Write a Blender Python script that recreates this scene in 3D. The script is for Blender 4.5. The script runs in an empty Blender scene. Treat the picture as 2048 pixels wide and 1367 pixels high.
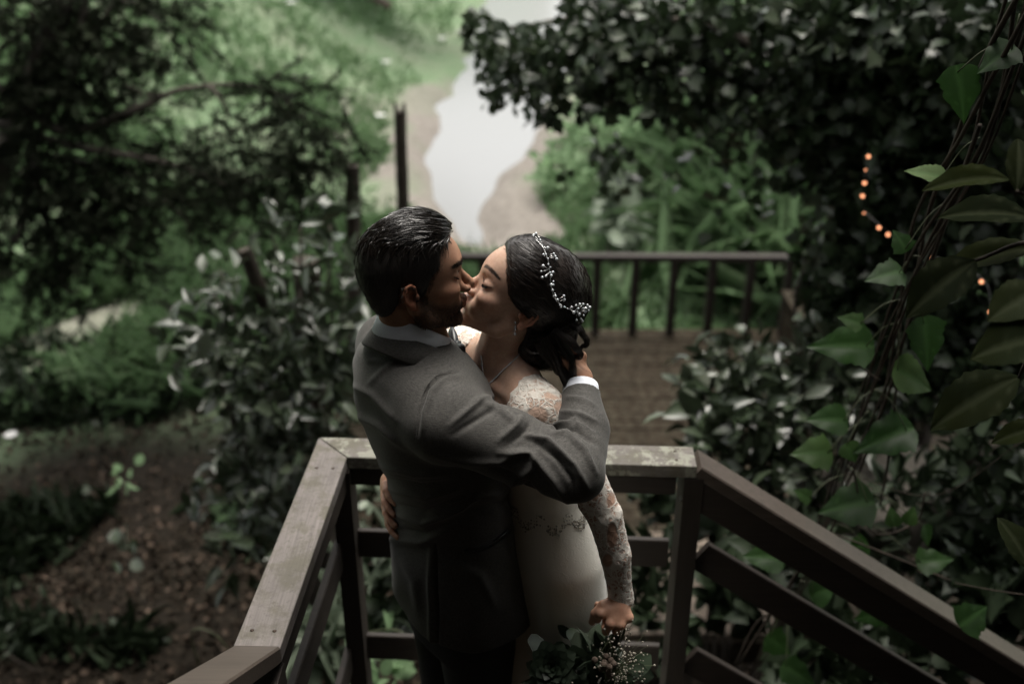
import bpy, math, random
import numpy as np
from mathutils import Vector
rng = np.random.default_rng(7)
SC = bpy.context.scene
COL = SC.collection
R = math.radians

# ---------------------------------------------------------------- camera
CAM_H, PITCH, FOC = 2.4, 26.5, 35.0
cd = bpy.data.cameras.new('camera'); cam = bpy.data.objects.new('camera', cd); COL.objects.link(cam)
cam.location = (0, 0, CAM_H); cam.rotation_euler = (R(90 - PITCH), 0, 0)
cd.lens = FOC; cd.sensor_width = 36; cd.clip_end = 900; cd.clip_start = .02
cd.dof.use_dof = True; cd.dof.focus_distance = 1.93; cd.dof.aperture_fstop = 1.9; cd.dof.aperture_blades = 9
SC.camera = cam

# ---------------------------------------------------------------- world, sun, exposure
SUN_EL, SUN_AZ = 72.0, 10.0     # azimuth measured from +Y (beyond the stream) towards +X
w = bpy.data.worlds.new('World'); SC.world = w; w.use_nodes = True
nt = w.node_tree; bg = nt.nodes['Background']
sk = nt.nodes.new('ShaderNodeTexSky'); sk.sky_type = 'NISHITA'; sk.sun_disc = False
sk.sun_elevation = R(SUN_EL); sk.sun_rotation = R(SUN_AZ); sk.air_density = 1.0; sk.dust_density = 3.0; sk.ozone_density = .6
hs = nt.nodes.new('ShaderNodeHueSaturation'); hs.inputs['Saturation'].default_value = .25
nt.links.new(sk.outputs[0], hs.inputs['Color']); wt = nt.nodes.new('ShaderNodeMix'); wt.data_type = 'RGBA'; wt.blend_type = 'MULTIPLY'; wt.inputs[0].default_value = 1; wt.inputs[7].default_value = (1, .97, .905, 1)
nt.links.new(hs.outputs[0], wt.inputs[6]); nt.links.new(wt.outputs[2], bg.inputs[0]); bg.inputs[1].default_value = .15
sd = bpy.data.lights.new('sun', 'SUN'); sd.energy = 2.1; sd.angle = R(42); sd.color = (1, .95, .88)
sun = bpy.data.objects.new('sun', sd); COL.objects.link(sun)
az, el = R(SUN_AZ), R(SUN_EL)
sdir = Vector((math.sin(az) * math.cos(el), math.cos(az) * math.cos(el), math.sin(el)))
sun.rotation_euler = (-sdir).to_track_quat('-Z', 'Y').to_euler(); sun.location = sdir * 30
SC.view_settings.view_transform = 'Standard'; SC.view_settings.look = 'None'
SC.view_settings.exposure = 1.15; SC.view_settings.gamma = 1.0
SC.render.engine = 'CYCLES'
cy = SC.cycles; cy.max_bounces = 6; cy.diffuse_bounces = 3; cy.glossy_bounces = 3; cy.transmission_bounces = 4
cy.transparent_max_bounces = 8; cy.caustics_reflective = False; cy.caustics_refractive = False
cy.use_denoising = True; cy.sample_clamp_indirect = 4.0

# ---------------------------------------------------------------- measuring: photo pixel (2048 wide) <-> metres
FPX = FOC / 36 * 2048
_p = R(PITCH)
CF = np.array([0, math.cos(_p), -math.sin(_p)]); CU = np.array([0, math.sin(_p), math.cos(_p)]); CC = np.array([0, 0, CAM_H])
def at(px, py, Y=None, Z=None):
    d = CF + np.array([1., 0, 0]) * ((px - 1024) / FPX) + CU * ((683.5 - py) / FPX)
    t = Y / d[1] if Y is not None else (Z - CAM_H) / d[2]
    return CC + d * t
def proj(P):
    d = P - CC; z = d @ CF
    return 1024 + FPX * d[..., 0] / z, 683.5 - FPX * (d @ CU) / z

# ---------------------------------------------------------------- object helpers
def tag(o, label=None, cat=None, group=None, kind=None):
    if label: o['label'] = label
    if cat: o['category'] = cat
    if group: o['group'] = group
    if kind: o['kind'] = kind
    return o
def empty(name, loc, label, cat, group=None):
    o = bpy.data.objects.new(name, None); COL.objects.link(o); o.location = loc; o.empty_display_size = .1
    return tag(o, label, cat, group)
def mesh(name, V, F, mat=None, parent=None, smooth=True, attrs=None, mats=None, fm=None):
    """V (n,3) world coordinates; F list or array of faces. Child meshes are put relative to the parent's location."""
    V = np.asarray(V, dtype=np.float64).reshape(-1, 3)
    off = np.zeros(3)
    if parent is not None:
        q = parent
        while q is not None: off += np.array(q.location); q = q.parent
    me = bpy.data.meshes.new(name)
    V2 = V - off
    org = np.zeros(3)
    if parent is None:
        org = np.array([(V2[:, 0].min() + V2[:, 0].max()) / 2, (V2[:, 1].min() + V2[:, 1].max()) / 2, V2[:, 2].min()]); V2 = V2 - org
    if isinstance(F, np.ndarray):
        k = F.shape[1]; n = len(F)
        me.vertices.add(len(V2)); me.vertices.foreach_set('co', V2.astype(np.float32).ravel())
        me.loops.add(n * k); me.loops.foreach_set('vertex_index', F.astype(np.int32).ravel())
        me.polygons.add(n); me.polygons.foreach_set('loop_start', np.arange(0, n * k, k, dtype=np.int32))
        me.update(calc_edges=True); me.validate()
    else:
        me.from_pydata([tuple(v) for v in V2], [], F)
    if smooth: me.shade_smooth()
    if attrs:
        for k, a in attrs.items():
            a = np.asarray(a, dtype=np.float32)
            if a.ndim == 1:
                at_ = me.attributes.new(k, 'FLOAT', 'POINT'); at_.data.foreach_set('value', a)
            else:
                at_ = me.attributes.new(k, 'FLOAT_COLOR', 'POINT')
                at_.data.foreach_set('color', np.concatenate([a, np.ones((len(a), 1), np.float32)], 1).ravel())
    for m in (mats or ([mat] if mat else [])): me.materials.append(m)
    if fm is not None: me.polygons.foreach_set('material_index', np.asarray(fm, np.int32))
    o = bpy.data.objects.new(name, me); COL.objects.link(o)
    o.location = org
    if parent is not None: o.parent = parent
    return o
def children(o): return [c for c in bpy.data.objects if c.parent is o]

class MB:
    """collects quads / faces for one mesh"""
    def __init__(s): s.V = []; s.F = []
    def add(s, V, F):
        n = len(s.V); s.V += [tuple(v) for v in V]; s.F += [tuple(i + n for i in f) for f in F]; return s
    def box(s, c, size, rz=0, ax=None, bev=0):
        c = np.array(c, float); h = np.array(size, float) / 2
        if ax is None:
            ax = np.array([[math.cos(rz), math.sin(rz), 0], [-math.sin(rz), math.cos(rz), 0], [0, 0, 1]])
        if bev <= 0:
            v = [c + ax[0] * h[0] * a + ax[1] * h[1] * b + ax[2] * h[2] * d for a in (-1, 1) for b in (-1, 1) for d in (-1, 1)]
            return s.add(v, [(0, 1, 3, 2), (4, 6, 7, 5), (0, 4, 5, 1), (2, 3, 7, 6), (0, 2, 6, 4), (1, 5, 7, 3)])
        # bevelled along the first axis (long timber)
        e = bev; prof = [(-h[1], -h[2] + e), (-h[1] + e, -h[2]), (h[1] - e, -h[2]), (h[1], -h[2] + e), (h[1], h[2] - e), (h[1] - e, h[2]), (-h[1] + e, h[2]), (-h[1], h[2] - e)]
        v = []
        for a in (-1, 1):
            for (p, q) in prof: v.append(c + ax[0] * h[0] * a + ax[1] * p + ax[2] * q)
        f = [(i, (i + 1) % 8, 8 + (i + 1) % 8, 8 + i) for i in range(8)] + [tuple(range(7, -1, -1)), tuple(range(8, 16))]
        return s.add(v, f)
    def beam(s, p, q, w, h, up=(0, 0, 1), bev=.003):
        p = np.array(p, float); q = np.array(q, float); x = q - p; L = np.linalg.norm(x); x /= L
        y = np.cross(up, x); y /= np.linalg.norm(y); z = np.cross(x, y)
        return s.box((p + q) / 2, (L, w, h), ax=np.array([x, y, z]), bev=bev)
    def tube(s, pts, rad, n=8, cap=True):
        V, F = tube(pts, rad, n, cap); return s.add(V, F)
    def build(s, name, mat, parent=None, smooth=False, **k):
        o = mesh(name, np.array(s.V), s.F, mat, parent, smooth=smooth, **k); return o
def frames(pts):
    pts = np.asarray(pts, float); T = np.gradient(pts, axis=0); T /= np.linalg.norm(T, axis=1)[:, None] + 1e-9
    a = np.array([0, 0, 1.]) if abs(T[0][2]) < .9 else np.array([1., 0, 0])
    N = np.zeros_like(pts); N[0] = np.cross(T[0], a); N[0] /= np.linalg.norm(N[0])
    for i in range(1, len(pts)):
        v = N[i - 1] - T[i] * (N[i - 1] @ T[i]); N[i] = v / (np.linalg.norm(v) + 1e-9)
    return T, N, np.cross(T, N)
def tube(pts, rad, n=8, cap=True, rough=0):
    pts = np.asarray(pts, float); m = len(pts); rad = np.broadcast_to(rad, (m,)).astype(float)
    T, N, B = frames(pts); a = np.arange(n) * 2 * math.pi / n
    rr = rad[:, None] * np.ones((m, n))
    if rough: rr = rr * (1 + rough * rng.uniform(-1, 1, (m, n)))
    V = (pts[:, None] + rr[..., None] * (np.cos(a)[None, :, None] * N[:, None] + np.sin(a)[None, :, None] * B[:, None])).reshape(-1, 3)
    F = [(i * n + j, i * n + (j + 1) % n, (i + 1) * n + (j + 1) % n, (i + 1) * n + j) for i in range(m - 1) for j in range(n)]
    if cap: F += [tuple(range(n - 1, -1, -1)), tuple(range((m - 1) * n, m * n))]
    return V, F
def curve(pts, n=12):
    """Catmull-Rom through pts"""
    p = np.asarray(pts, float); 
    if len(p) == 2: return p[0] + (p[1] - p[0]) * np.linspace(0, 1, n)[:, None]
    p = np.vstack([2 * p[0] - p[1], p, 2 * p[-1] - p[-2]]); out = []
    m = len(p) - 3; k = max(2, int(round(n / m)))
    for i in range(m):
        t = np.linspace(0, 1, k, endpoint=False)[:, None]
        a, b, c, d = p[i:i + 4]
        out.append(.5 * ((2 * b) + (c - a) * t + (2 * a - 5 * b + 4 * c - d) * t ** 2 + (3 * b - a - 3 * c + d) * t ** 3))
    out.append(p[-2][None]); return np.vstack(out)
def ribbons(C, rad, tip=.2):
    """C (n,m,3) strand centre lines -> three-sided tapering tubes as one mesh (V,F)"""
    n, m, _ = C.shape; T = np.gradient(C, axis=1); T /= np.linalg.norm(T, axis=2)[..., None] + 1e-9
    ref = rng.normal(size=(n, 1, 3)); N = np.cross(T, ref); N /= np.linalg.norm(N, axis=2)[..., None] + 1e-9; B = np.cross(T, N)
    r = np.broadcast_to(np.asarray(rad), (n,))[:, None] * np.interp(np.linspace(0, 1, m), [0, .6, 1], [1, .9, tip])[None]
    V = np.stack([C + r[..., None] * (math.cos(a) * N + math.sin(a) * B) for a in (0, 2.094, 4.189)], 2)   # n,m,3,3
    i = np.arange(n)[:, None, None]; j = np.arange(m - 1)[None, :, None]; k = np.arange(3)[None, None]
    b = (i * m + j) * 3; F = np.stack([b + k, b + (k + 1) % 3, b + 3 + (k + 1) % 3, b + 3 + k], -1)
    return V.reshape(-1, 3), F.reshape(-1, 4)

# ---------------------------------------------------------------- materials
class NT:
    def __init__(s, name):
        s.m = bpy.data.materials.new(name); s.m.use_nodes = True; s.t = s.m.node_tree; s.b = s.t.nodes['Principled BSDF']; s.out = s.t.nodes['Material Output']
    def n(s, typ, **k):
        x = s.t.nodes.new('ShaderNode' + typ)
        for a, v in k.items():
            if a.startswith('_'): setattr(x, a[1:], v)
        return x
    def l(s, a, b): s.t.links.new(a, b)
    def obj(s):
        return s.n('TexCoord').outputs['Object']
    def noise(s, scale, detail=4, rough=.55, vec=None, dist=0):
        x = s.n('TexNoise'); x.inputs['Scale'].default_value = scale; x.inputs['Detail'].default_value = detail
        x.inputs['Roughness'].default_value = rough; x.inputs['Distortion'].default_value = dist
        s.l(vec or s.obj(), x.inputs['Vector']); return x.outputs['Fac']
    def scaled(s, sc, vec=None):
        x = s.n('Mapping'); x.inputs['Scale'].default_value = sc; s.l(vec or s.obj(), x.inputs['Vector']); return x.outputs[0]
    def ramp(s, fac, stops, interp='LINEAR'):
        x = s.n('ValToRGB'); r = x.color_ramp; r.interpolation = interp
        while len(r.elements) < len(stops): r.elements.new(.5)
        for e, (p, c) in zip(r.elements, stops):
            e.position = p; e.color = (*c, 1) if not np.isscalar(c) else (c, c, c, 1)
        s.l(fac, x.inputs[0]); return x.outputs[0]
    def mix(s, fac, a, b, blend='MIX'):
        x = s.n('Mix'); x.data_type = 'RGBA'; x.blend_type = blend
        for inp, v in ((x.inputs[0], fac), (x.inputs[6], a), (x.inputs[7], b)):
            if hasattr(v, 'links'): s.l(v, inp)
            elif np.isscalar(v): inp.default_value = v
            else: inp.default_value = (*v, 1)
        return x.outputs[2]
    def math(s, op, a, b=0, clamp=False):
        x = s.n('Math'); x.operation = op; x.use_clamp = clamp
        for inp, v in ((x.inputs[0], a), (x.inputs[1], b)):
            if hasattr(v, 'links'): s.l(v, inp)
            else: inp.default_value = v
        return x.outputs[0]
    def attr(s, name, fac=True):
        x = s.n('Attribute'); x.attribute_name = name; return x.outputs['Fac' if fac else 'Color']
    def set(s, **k):
        for a, v in k.items():
            i = s.b.inputs[a.replace('_', ' ')]
            if hasattr(v, 'links'): s.l(v, i)
            elif np.isscalar(v): i.default_value = v
            else: i.default_value = (*v, 1) if len(v) == 3 and i.type == 'RGBA' else v
        return s
    def bump(s, h, strength=.3, dist=.01, nrm=None):
        x = s.n('Bump'); x.inputs['Strength'].default_value = strength; x.inputs['Distance'].default_value = dist
        s.l(h, x.inputs['Height'])
        if nrm: s.l(nrm, x.inputs['Normal'])
        s.l(x.outputs[0], s.b.inputs['Normal']); return x.outputs[0]

def m_plain(name, col, rough=.5, metal=0, spec=.5, var=.25, scale=30):
    t = NT(name); n = t.noise(scale)
    c = t.ramp(n, [(.3, tuple(np.array(col) * (1 - var))), (.7, tuple(np.minimum(1, np.array(col) * (1 + var))))])
    t.set(Base_Color=c, Roughness=rough, Metallic=metal, Specular_IOR_Level=spec); return t.m
def m_leaf(name, c1, c2, rough=.4, trans=.25, spec=.5, c3=None):
    """leaf colour varies per leaf through the 'rnd' attribute; 'mid' draws the midrib"""
    t = NT(name); r = t.attr('rnd')
    stops = [(0, c1), (.75, c2)] + ([(1, c3)] if c3 else [])
    c = t.ramp(r, stops); nz = t.noise(9, 3)
    c = t.mix(t.ramp(nz, [(.35, 0.0), (.65, 1.0)]), c, t.mix(.35, c, (0.01, .015, .01)))
    v = t.attr('mid'); c = t.mix(t.math('MULTIPLY', v, .45), c, tuple(np.minimum(1, np.array(c2) * 1.8 + .02)))
    t.set(Base_Color=c, Roughness=t.ramp(t.math('FRACT', t.math('MULTIPLY', r, 7.3)), [(0, max(.12, rough - .15)), (1, min(1, rough + .2))]), Specular_IOR_Level=spec)
    if trans > 0:
        tr = t.n('BsdfTranslucent'); t.l(t.mix(.5, c, tuple(np.array(c2) * 1.6)), tr.inputs[0])
        mx = t.n('MixShader'); mx.inputs[0].default_value = trans
        t.l(t.b.outputs[0], mx.inputs[1]); t.l(tr.outputs[0], mx.inputs[2]); t.l(mx.outputs[0], t.out.inputs[0])
    return t.m
# ================================================================ implicit modelling (signed distances -> surface nets)
class Grid:
    def __init__(s, lo, hi, h):
        s.lo = np.array(lo, float); s.h = h; s.n = np.ceil((np.array(hi) - s.lo) / h).astype(int) + 1
        ax = [np.float32(s.lo[i]) + np.float32(h) * np.arange(s.n[i], dtype=np.float32) for i in range(3)]
        s.X, s.Y, s.Z = ax[0][:, None, None], ax[1][None, :, None], ax[2][None, None, :]
def smin(a, b, k):
    h = np.maximum(k - np.abs(a - b), 0) / k
    return np.minimum(a, b) - h * h * h * k / 6
def smax(a, b, k): return -smin(-a, -b, k)
def ell(g, c, r, M=None):
    x, y, z = g.X - np.float32(c[0]), g.Y - np.float32(c[1]), g.Z - np.float32(c[2])
    if M is not None:
        M = np.asarray(M, np.float32)      # rows = local axes
        x, y, z = M[0, 0] * x + M[0, 1] * y + M[0, 2] * z, M[1, 0] * x + M[1, 1] * y + M[1, 2] * z, M[2, 0] * x + M[2, 1] * y + M[2, 2] * z
    r = np.asarray(r, np.float32)
    k0 = np.sqrt((x / r[0]) ** 2 + (y / r[1]) ** 2 + (z / r[2]) ** 2)
    k1 = np.sqrt((x / r[0] ** 2) ** 2 + (y / r[1] ** 2) ** 2 + (z / r[2] ** 2) ** 2) + 1e-6
    return k0 * (k0 - 1) / k1
def cone(g, a, b, ra, rb):
    a = np.asarray(a, np.float32); b = np.asarray(b, np.float32); d = b - a; L2 = float(d @ d)
    x, y, z = g.X - a[0], g.Y - a[1], g.Z - a[2]
    t = np.clip((x * d[0] + y * d[1] + z * d[2]) / L2, 0, 1)
    return np.sqrt((x - t * d[0]) ** 2 + (y - t * d[1]) ** 2 + (z - t * d[2]) ** 2) - (ra + (rb - ra) * t).astype(np.float32)
def chain(g, pts, rads, k=.004):
    d = None
    for i in range(len(pts) - 1):
        c = cone(g, pts[i], pts[i + 1], rads[i], rads[i + 1]); d = c if d is None else smin(d, c, k)
    return d
def loft(g, zs, cx, cy, a, b, yaw, pw=2.0):
    """upright body of (super)elliptic sections; a along facing direction, b across; yaw per section (deg)"""
    Z = g.Z.ravel(); f = lambda v: np.interp(Z, zs, v).astype(np.float32)[None, None, :]
    ya = np.radians(np.interp(Z, zs, np.broadcast_to(yaw, len(zs)))).astype(np.float32)[None, None, :]
    x = g.X - f(cx); y = g.Y - f(cy); A, B = f(a), f(b)
    u = x * np.cos(ya) + y * np.sin(ya); v = -x * np.sin(ya) + y * np.cos(ya)
    k = (np.abs(u / A) ** pw + np.abs(v / B) ** pw) ** (1 / pw)
    d = (k - 1) * np.minimum(A, B)
    return np.maximum(d, np.maximum(zs[0] - g.Z, g.Z - zs[-1]))
def nets(g, D):
    """naive surface nets -> V, F(quads)"""
    D = D.astype(np.float32); S = D < 0; nx, ny, nz = D.shape
    c = np.zeros((nx - 1, ny - 1, nz - 1), np.int8)
    for i in (0, 1):
        for j in (0, 1):
            for k in (0, 1): c += S[i:nx - 1 + i, j:ny - 1 + j, k:nz - 1 + k]
    act = (c > 0) & (c < 8); I = np.argwhere(act); n = len(I)
    idx = -np.ones(act.shape, np.int32); idx[act] = np.arange(n)
    P = np.zeros((n, 3)); cnt = np.zeros(n)
    corners = [(i, j, k) for i in (0, 1) for j in (0, 1) for k in (0, 1)]
    vals = {q: D[I[:, 0] + q[0], I[:, 1] + q[1], I[:, 2] + q[2]] for q in corners}
    for q in corners:
        for ax in range(3):
            if q[ax] == 0:
                r = list(q); r[ax] = 1; r = tuple(r); a, b = vals[q], vals[r]
                m = (a < 0) != (b < 0); t = np.where(m, a / np.where(m, a - b, 1), 0)
                p = np.tile(np.array(q, float), (n, 1)); p[:, ax] = t
                P += p * m[:, None]; cnt += m
    V = g.lo + (I + P / cnt[:, None]) * g.h
    F = []
    for ax in range(3):
        a, b = [(1, 2), (2, 0), (0, 1)][ax]
        sl0 = [slice(None)] * 3; sl1 = [slice(None)] * 3; sl0[ax] = slice(0, -1); sl1[ax] = slice(1, None)
        s0, s1 = S[tuple(sl0)], S[tuple(sl1)]; m = s0 != s1
        E = np.argwhere(m); fl = s0[m]
        ok = (E[:, a] > 0) & (E[:, b] > 0) & (E[:, a] < idx.shape[a]) & (E[:, b] < idx.shape[b]) & (E[:, ax] < idx.shape[ax])
        E = E[ok]; fl = fl[ok]
        def at_(da, db):
            q = E.copy(); q[:, a] -= da; q[:, b] -= db; return idx[q[:, 0], q[:, 1], q[:, 2]]
        q = np.stack([at_(0, 0), at_(1, 0), at_(1, 1), at_(0, 1)], 1)
        q[~fl] = q[~fl][:, ::-1]; F.append(q)
    F = np.vstack(F); F = F[(F >= 0).all(1)]
    return V, F
def smooth_v(V, F, it=2, f=.5):
    e = np.vstack([F[:, [0, 1]], F[:, [1, 2]], F[:, [2, 3]], F[:, [3, 0]]]); n = len(V)
    deg = np.bincount(e.ravel(), minlength=n)[:, None]
    for _ in range(it):
        A = np.zeros_like(V)
        for k in range(3):
            A[:, k] = np.bincount(e[:, 0], V[e[:, 1], k], n) + np.bincount(e[:, 1], V[e[:, 0], k], n)
        V = V + f * (A / np.maximum(deg, 1) - V)
    return V
def normals(V, F):
    a = V[F[:, 2]] - V[F[:, 0]]; b = V[F[:, 3]] - V[F[:, 1]]; n = np.cross(a, b); N = np.zeros_like(V)
    for k in range(3):
        for j in range(4): N[:, k] += np.bincount(F[:, j], n[:, k], len(V))
    return N / (np.linalg.norm(N, axis=1)[:, None] + 1e-12)
def pdist(x, y, pts):
    """distance of 2-D points to a polyline, and parameter 0..1 along it"""
    p = np.asarray(pts, float); best = np.full(len(x), 1e9); bt = np.zeros(len(x)); n = len(p) - 1
    for i in range(n):
        d = p[i + 1] - p[i]; t = np.clip(((x - p[i][0]) * d[0] + (y - p[i][1]) * d[1]) / (d @ d), 0, 1)
        q = np.hypot(x - p[i][0] - t * d[0], y - p[i][1] - t * d[1]); m = q < best; best[m] = q[m]; bt[m] = (i + t[m]) / n
    return best, bt
def Rm(yaw, pitch, roll):
    y, p, r = map(R, (yaw, pitch, roll)); cy_, sy, cp, sp, cr, sr = math.cos(y), math.sin(y), math.cos(p), math.sin(p), math.cos(r), math.sin(r)
    return np.array([[cy_, -sy, 0], [sy, cy_, 0], [0, 0, 1]]) @ np.array([[cp, 0, -sp], [0, 1, 0], [sp, 0, cp]]) @ np.array([[1, 0, 0], [0, cr, -sr], [0, sr, cr]])
def ss(e0, e1, x):
    t = np.clip((x - e0) / (e1 - e0), 0, 1); return t * t * (3 - 2 * t)
# ================================================================ PEOPLE
def poly_sd(X, Z, pts):
    """signed distance (negative inside) to a closed polygon in 2-D, arrays broadcast"""
    p = np.asarray(pts, np.float32); d = None; ins = None
    for i in range(len(p)):
        a, b = p[i], p[(i + 1) % len(p)]; e = b - a; L = e @ e + 1e-12
        t = np.clip(((X - a[0]) * e[0] + (Z - a[1]) * e[1]) / L, 0, 1)
        q = (X - a[0] - t * e[0]) ** 2 + (Z - a[1] - t * e[1]) ** 2
        d = q if d is None else np.minimum(d, q)
        c = ((a[1] > Z) != (b[1] > Z)) & (X < (b[0] - a[0]) * (Z - a[1]) / (b[1] - a[1] + 1e-12) + a[0])
        ins = c if ins is None else ins ^ c
    return np.where(ins, -np.sqrt(d), np.sqrt(d)).astype(np.float32)

def head_field(g, man):
    s = 1.0 if man else .95
    E = lambda c, r, M=None: ell(g, c, r, M)
    d = E((-.006, 0, .032), (.093, .073, .082)) if man else E((-.008, 0, .040), (.092, .071, .086))
    d = smin(d, E((.030, 0, .030), (.070, .064 * s, .066 if man else .070)), .02)                 # forehead
    d = smin(d, E((.034, 0, -.022), (.056, .057 * s, .072)), .03)               # face mass
    jw = .050 if man else .043
    for sy in (-1, 1):
        d = smin(d, cone(g, (.004, sy * jw * 1.08, -.040), (.022, sy * jw, -.066), .019, .017), .022)
        d = smin(d, cone(g, (.022, sy * jw, -.066), (.078, sy * .010, -.090 if man else -.088), .016, .015), .022)   # jaw line
        d = smin(d, E((.060, sy * .040, -.016), (.030, .022, .022)), .018)       # cheekbone
        d = smin(d, E((.066, sy * .030, -.046), (.026, .020, .026)), .020)       # cheek
    d = smin(d, cone(g, (.082, -.006, -.089), (.082, .006, -.089), .0155 if man else .0135, .0155 if man else .0135), .014)  # chin
    d = smin(d, E((.074, 0, -.058), (.031, .029, .025)), .016)                   # mouth mound
    d = smin(d, cone(g, (.080, -.028, .034), (.080, .028, .034), .0135, .0135) if man else cone(g, (.078, -.024, .034), (.078, .024, .034), .011, .011), .016)   # brow
    for sy in (-1, 1):
        d = smax(d, -E((.103, sy * .034, .014), (.020, .018, .011)), .016)      # socket
        d = smin(d, E((.0735, sy * .033, .0125), (.0160, .0165, .0125)), .005)   # closed lid over the eyeball
        # lash line: shallow groove
    bx = .090 if man else .086
    tip = (.1165, 0, -.020) if man else (.1085, 0, -.022)
    d = smin(d, chain(g, [(bx - .010, 0, .030), (bx, 0, .012), (tip[0] - .008, 0, tip[2] + .010), tip], [.008, .0072, .0080, .0100 if man else .0088], .004), .008)
    for sy in (-1, 1):
        d = smin(d, E((tip[0] - .012, sy * .0115, tip[2] - .007), (.0115, .0072, .0075)), .005)
        d = smin(d, cone(g, (bx - .012, sy * .008, .006), (tip[0] - .022, sy * .013, tip[2]), .006, .008), .012)
        d = smax(d, -E((tip[0] - .008, sy * .0058, tip[2] - .0145), (.0042, .0034, .0040)), .003)
    # lips (a kiss: pushed forward)
    lx = .1010 if man else .0985
    for z, dx, r in ((-.0505, .002, .0062), (-.0610, .0, .0068)):
        d = smin(d, chain(g, [(lx - .010, -.021, z * .6 - .0225), (lx + dx - .001, -.010, z), (lx + dx, 0, z), (lx + dx - .001, .010, z), (lx - .010, .021, z * .6 - .0225)], [.003, r * .9, r, r * .9, .003], .003), .005)
    d = smax(d, -cone(g, (lx + .006, -.022, -.0558), (lx + .006, .022, -.0558), .0022, .0022), .003)
    d = smax(d, -E((.104, 0, -.073), (.014, .022, .0065)), .012)                 # fold over the chin
    # ears
    for sy in (-1, 1):
        y0 = sy * (.0755 if man else .072); o = lambda x, z, dy=0: (x, y0 + sy * dy, z)
        k = .80 if man else .9
        ez = -.006 if man else 0
        o = lambda x, z, dy=0: (x * (k if man else 1), y0 + sy * dy, z * (k if man else 1) + ez)
        M = np.array([[.96, -sy * .26, .0], [sy * .26, .96, .0], [0, 0, 1]])
        ear = E(o(-.012, .000, -.001), (.0165 * k, .0048, .029 * k), M)
        hel = chain(g, [o(.001, .006, .001), o(-.002, .021, .003), o(-.012, .029, .007), o(-.024, .023, .009), o(-.0285, .008, .009), o(-.025, -.010, .007), o(-.016, -.022, .004)], [.0024, .0028, .0030, .0030, .0028, .0028, .0034], .003)
        lob = E(o(-.009, -.026, .003), (.0080, .0042, .0088))
        ear = smin(smin(ear, hel, .004), lob, .007)
        ear = smin(ear, chain(g, [o(-.012, .018, .004), o(-.020, .006, .006), o(-.016, -.010, .005)], [.003, .003, .003], .003), .003)  # antihelix
        ear = smax(ear, -E(o(-.0085, .0, .008), (.0085, .0085, .0115)), .004)    # concha
        ear = smin(ear, E(o(.0035, -.004, .002), (.0045, .004, .0065)), .003)     # tragus
        d = smin(d, ear, .007)
    return d

def build_field_mesh(field, lo, hi, h, sm=1):
    g = Grid(lo, hi, h); D = field(g); V, F = nets(g, D)
    if sm: V = smooth_v(V, F, sm, .4)
    return V, F

def merge(parts):
    Vs, Fs, n = [], [], 0
    for V, F in parts: Vs.append(V); Fs.append(np.asarray(F) + n); n += len(V)
    return np.vstack(Vs), np.vstack(Fs)

def hand_field(g, wrist, palm_c, fingers, thumb, rp=.017):
    """palm slab between wrist and knuckles; each finger a bent chain of its own"""
    kn = np.array([f[0] for f in fingers]); d = None
    for k in kn:
        c = chain(g, [wrist, palm_c * .5 + (np.asarray(wrist) + k) * .25, k], [rp * 1.25, rp * .92, rp * .66], .004); d = c if d is None else smin(d, c, .014)
    for f in fingers:
        n = len(f); r = np.interp(np.arange(n), [0, n - 1], [.0094, .0068]); d = smin(d, chain(g, f, r, .003), .004)
    if thumb is not None:
        n = len(thumb); d = smin(d, chain(g, thumb, np.interp(np.arange(n), [0, n - 1], [.0125, .0078]), .004), .008)
    return d

# ---------------------------------------------------------------- skin, hair, cloth
def skin_mat(name, rough=.42):
    t = NT(name); c = t.attr('col', False); nz = t.noise(160, 4, .7)
    c = t.mix(t.ramp(t.noise(35, 3), [(.35, 0.0), (.7, .35)]), c, t.mix(1.0, c, (.92, .72, .66), 'MULTIPLY'))
    c2 = t.mix(t.ramp(nz, [(.35, 0.0), (.7, .28)]), c, t.mix(1.0, c, (.55, .42, .36), 'MULTIPLY'))
    t.set(Base_Color=c2, Roughness=t.ramp(t.noise(60), [(.3, rough - .07), (.7, rough + .1)]), Subsurface_Weight=.12, Subsurface_Radius=(.012, .004, .002), Subsurface_Scale=.6, Specular_IOR_Level=.22)
    t.bump(t.noise(900, 3), .12, .001); return t.m
def hair_mat(name, c=(.012, .008, .006), rough=.34, streak=(60, 60, 60)):
    t = NT(name); n = t.noise(1, 3, .6, t.scaled(streak)); t.set(Base_Color=t.ramp(n, [(.3, tuple(np.array(c) * .6)), (.7, tuple(np.array(c) * 1.9))]), Roughness=rough, Specular_IOR_Level=.55); t.bump(n, .5, .0012)
    return t.m
M_SKIN_M = skin_mat('skin_tan', .60); M_SKIN_W = skin_mat('skin_warm', .38)
M_HAIR_M = hair_mat('hair_black_wet', (.012, .009, .007), .25)
M_HAIR_S = hair_mat('hair_black_short', (.010, .0075, .006), .55, (330, 330, 40)); M_HAIR_W = hair_mat('hair_dark_brown', (.012, .0078, .006), .38, (22, 330, 330))
M_LASH = NT('lash').set(Base_Color=(.006, .005, .004), Roughness=.9, Specular_IOR_Level=.1).m
def suit_mat():
    t = NT('grey_wool'); v = t.obj()
    a = t.noise(1, 2, .6, t.scaled((900, 900, 120), v)); b = t.noise(1, 2, .6, t.scaled((130, 130, 1000), v))
    wv = t.math('MULTIPLY', t.math('ADD', a, b), .5); big = t.noise(7, 3)
    c = t.ramp(wv, [(.36, (.028, .027, .025)), (.64, (.096, .092, .085))])
    c = t.mix(t.ramp(big, [(.3, 0.0), (.7, .2)]), c, (.05, .047, .043))
    t.set(Base_Color=c, Roughness=.78, Sheen_Weight=.12, Sheen_Roughness=.4, Specular_IOR_Level=.25)
    t.bump(wv, .12, .0008); return t.m
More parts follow.
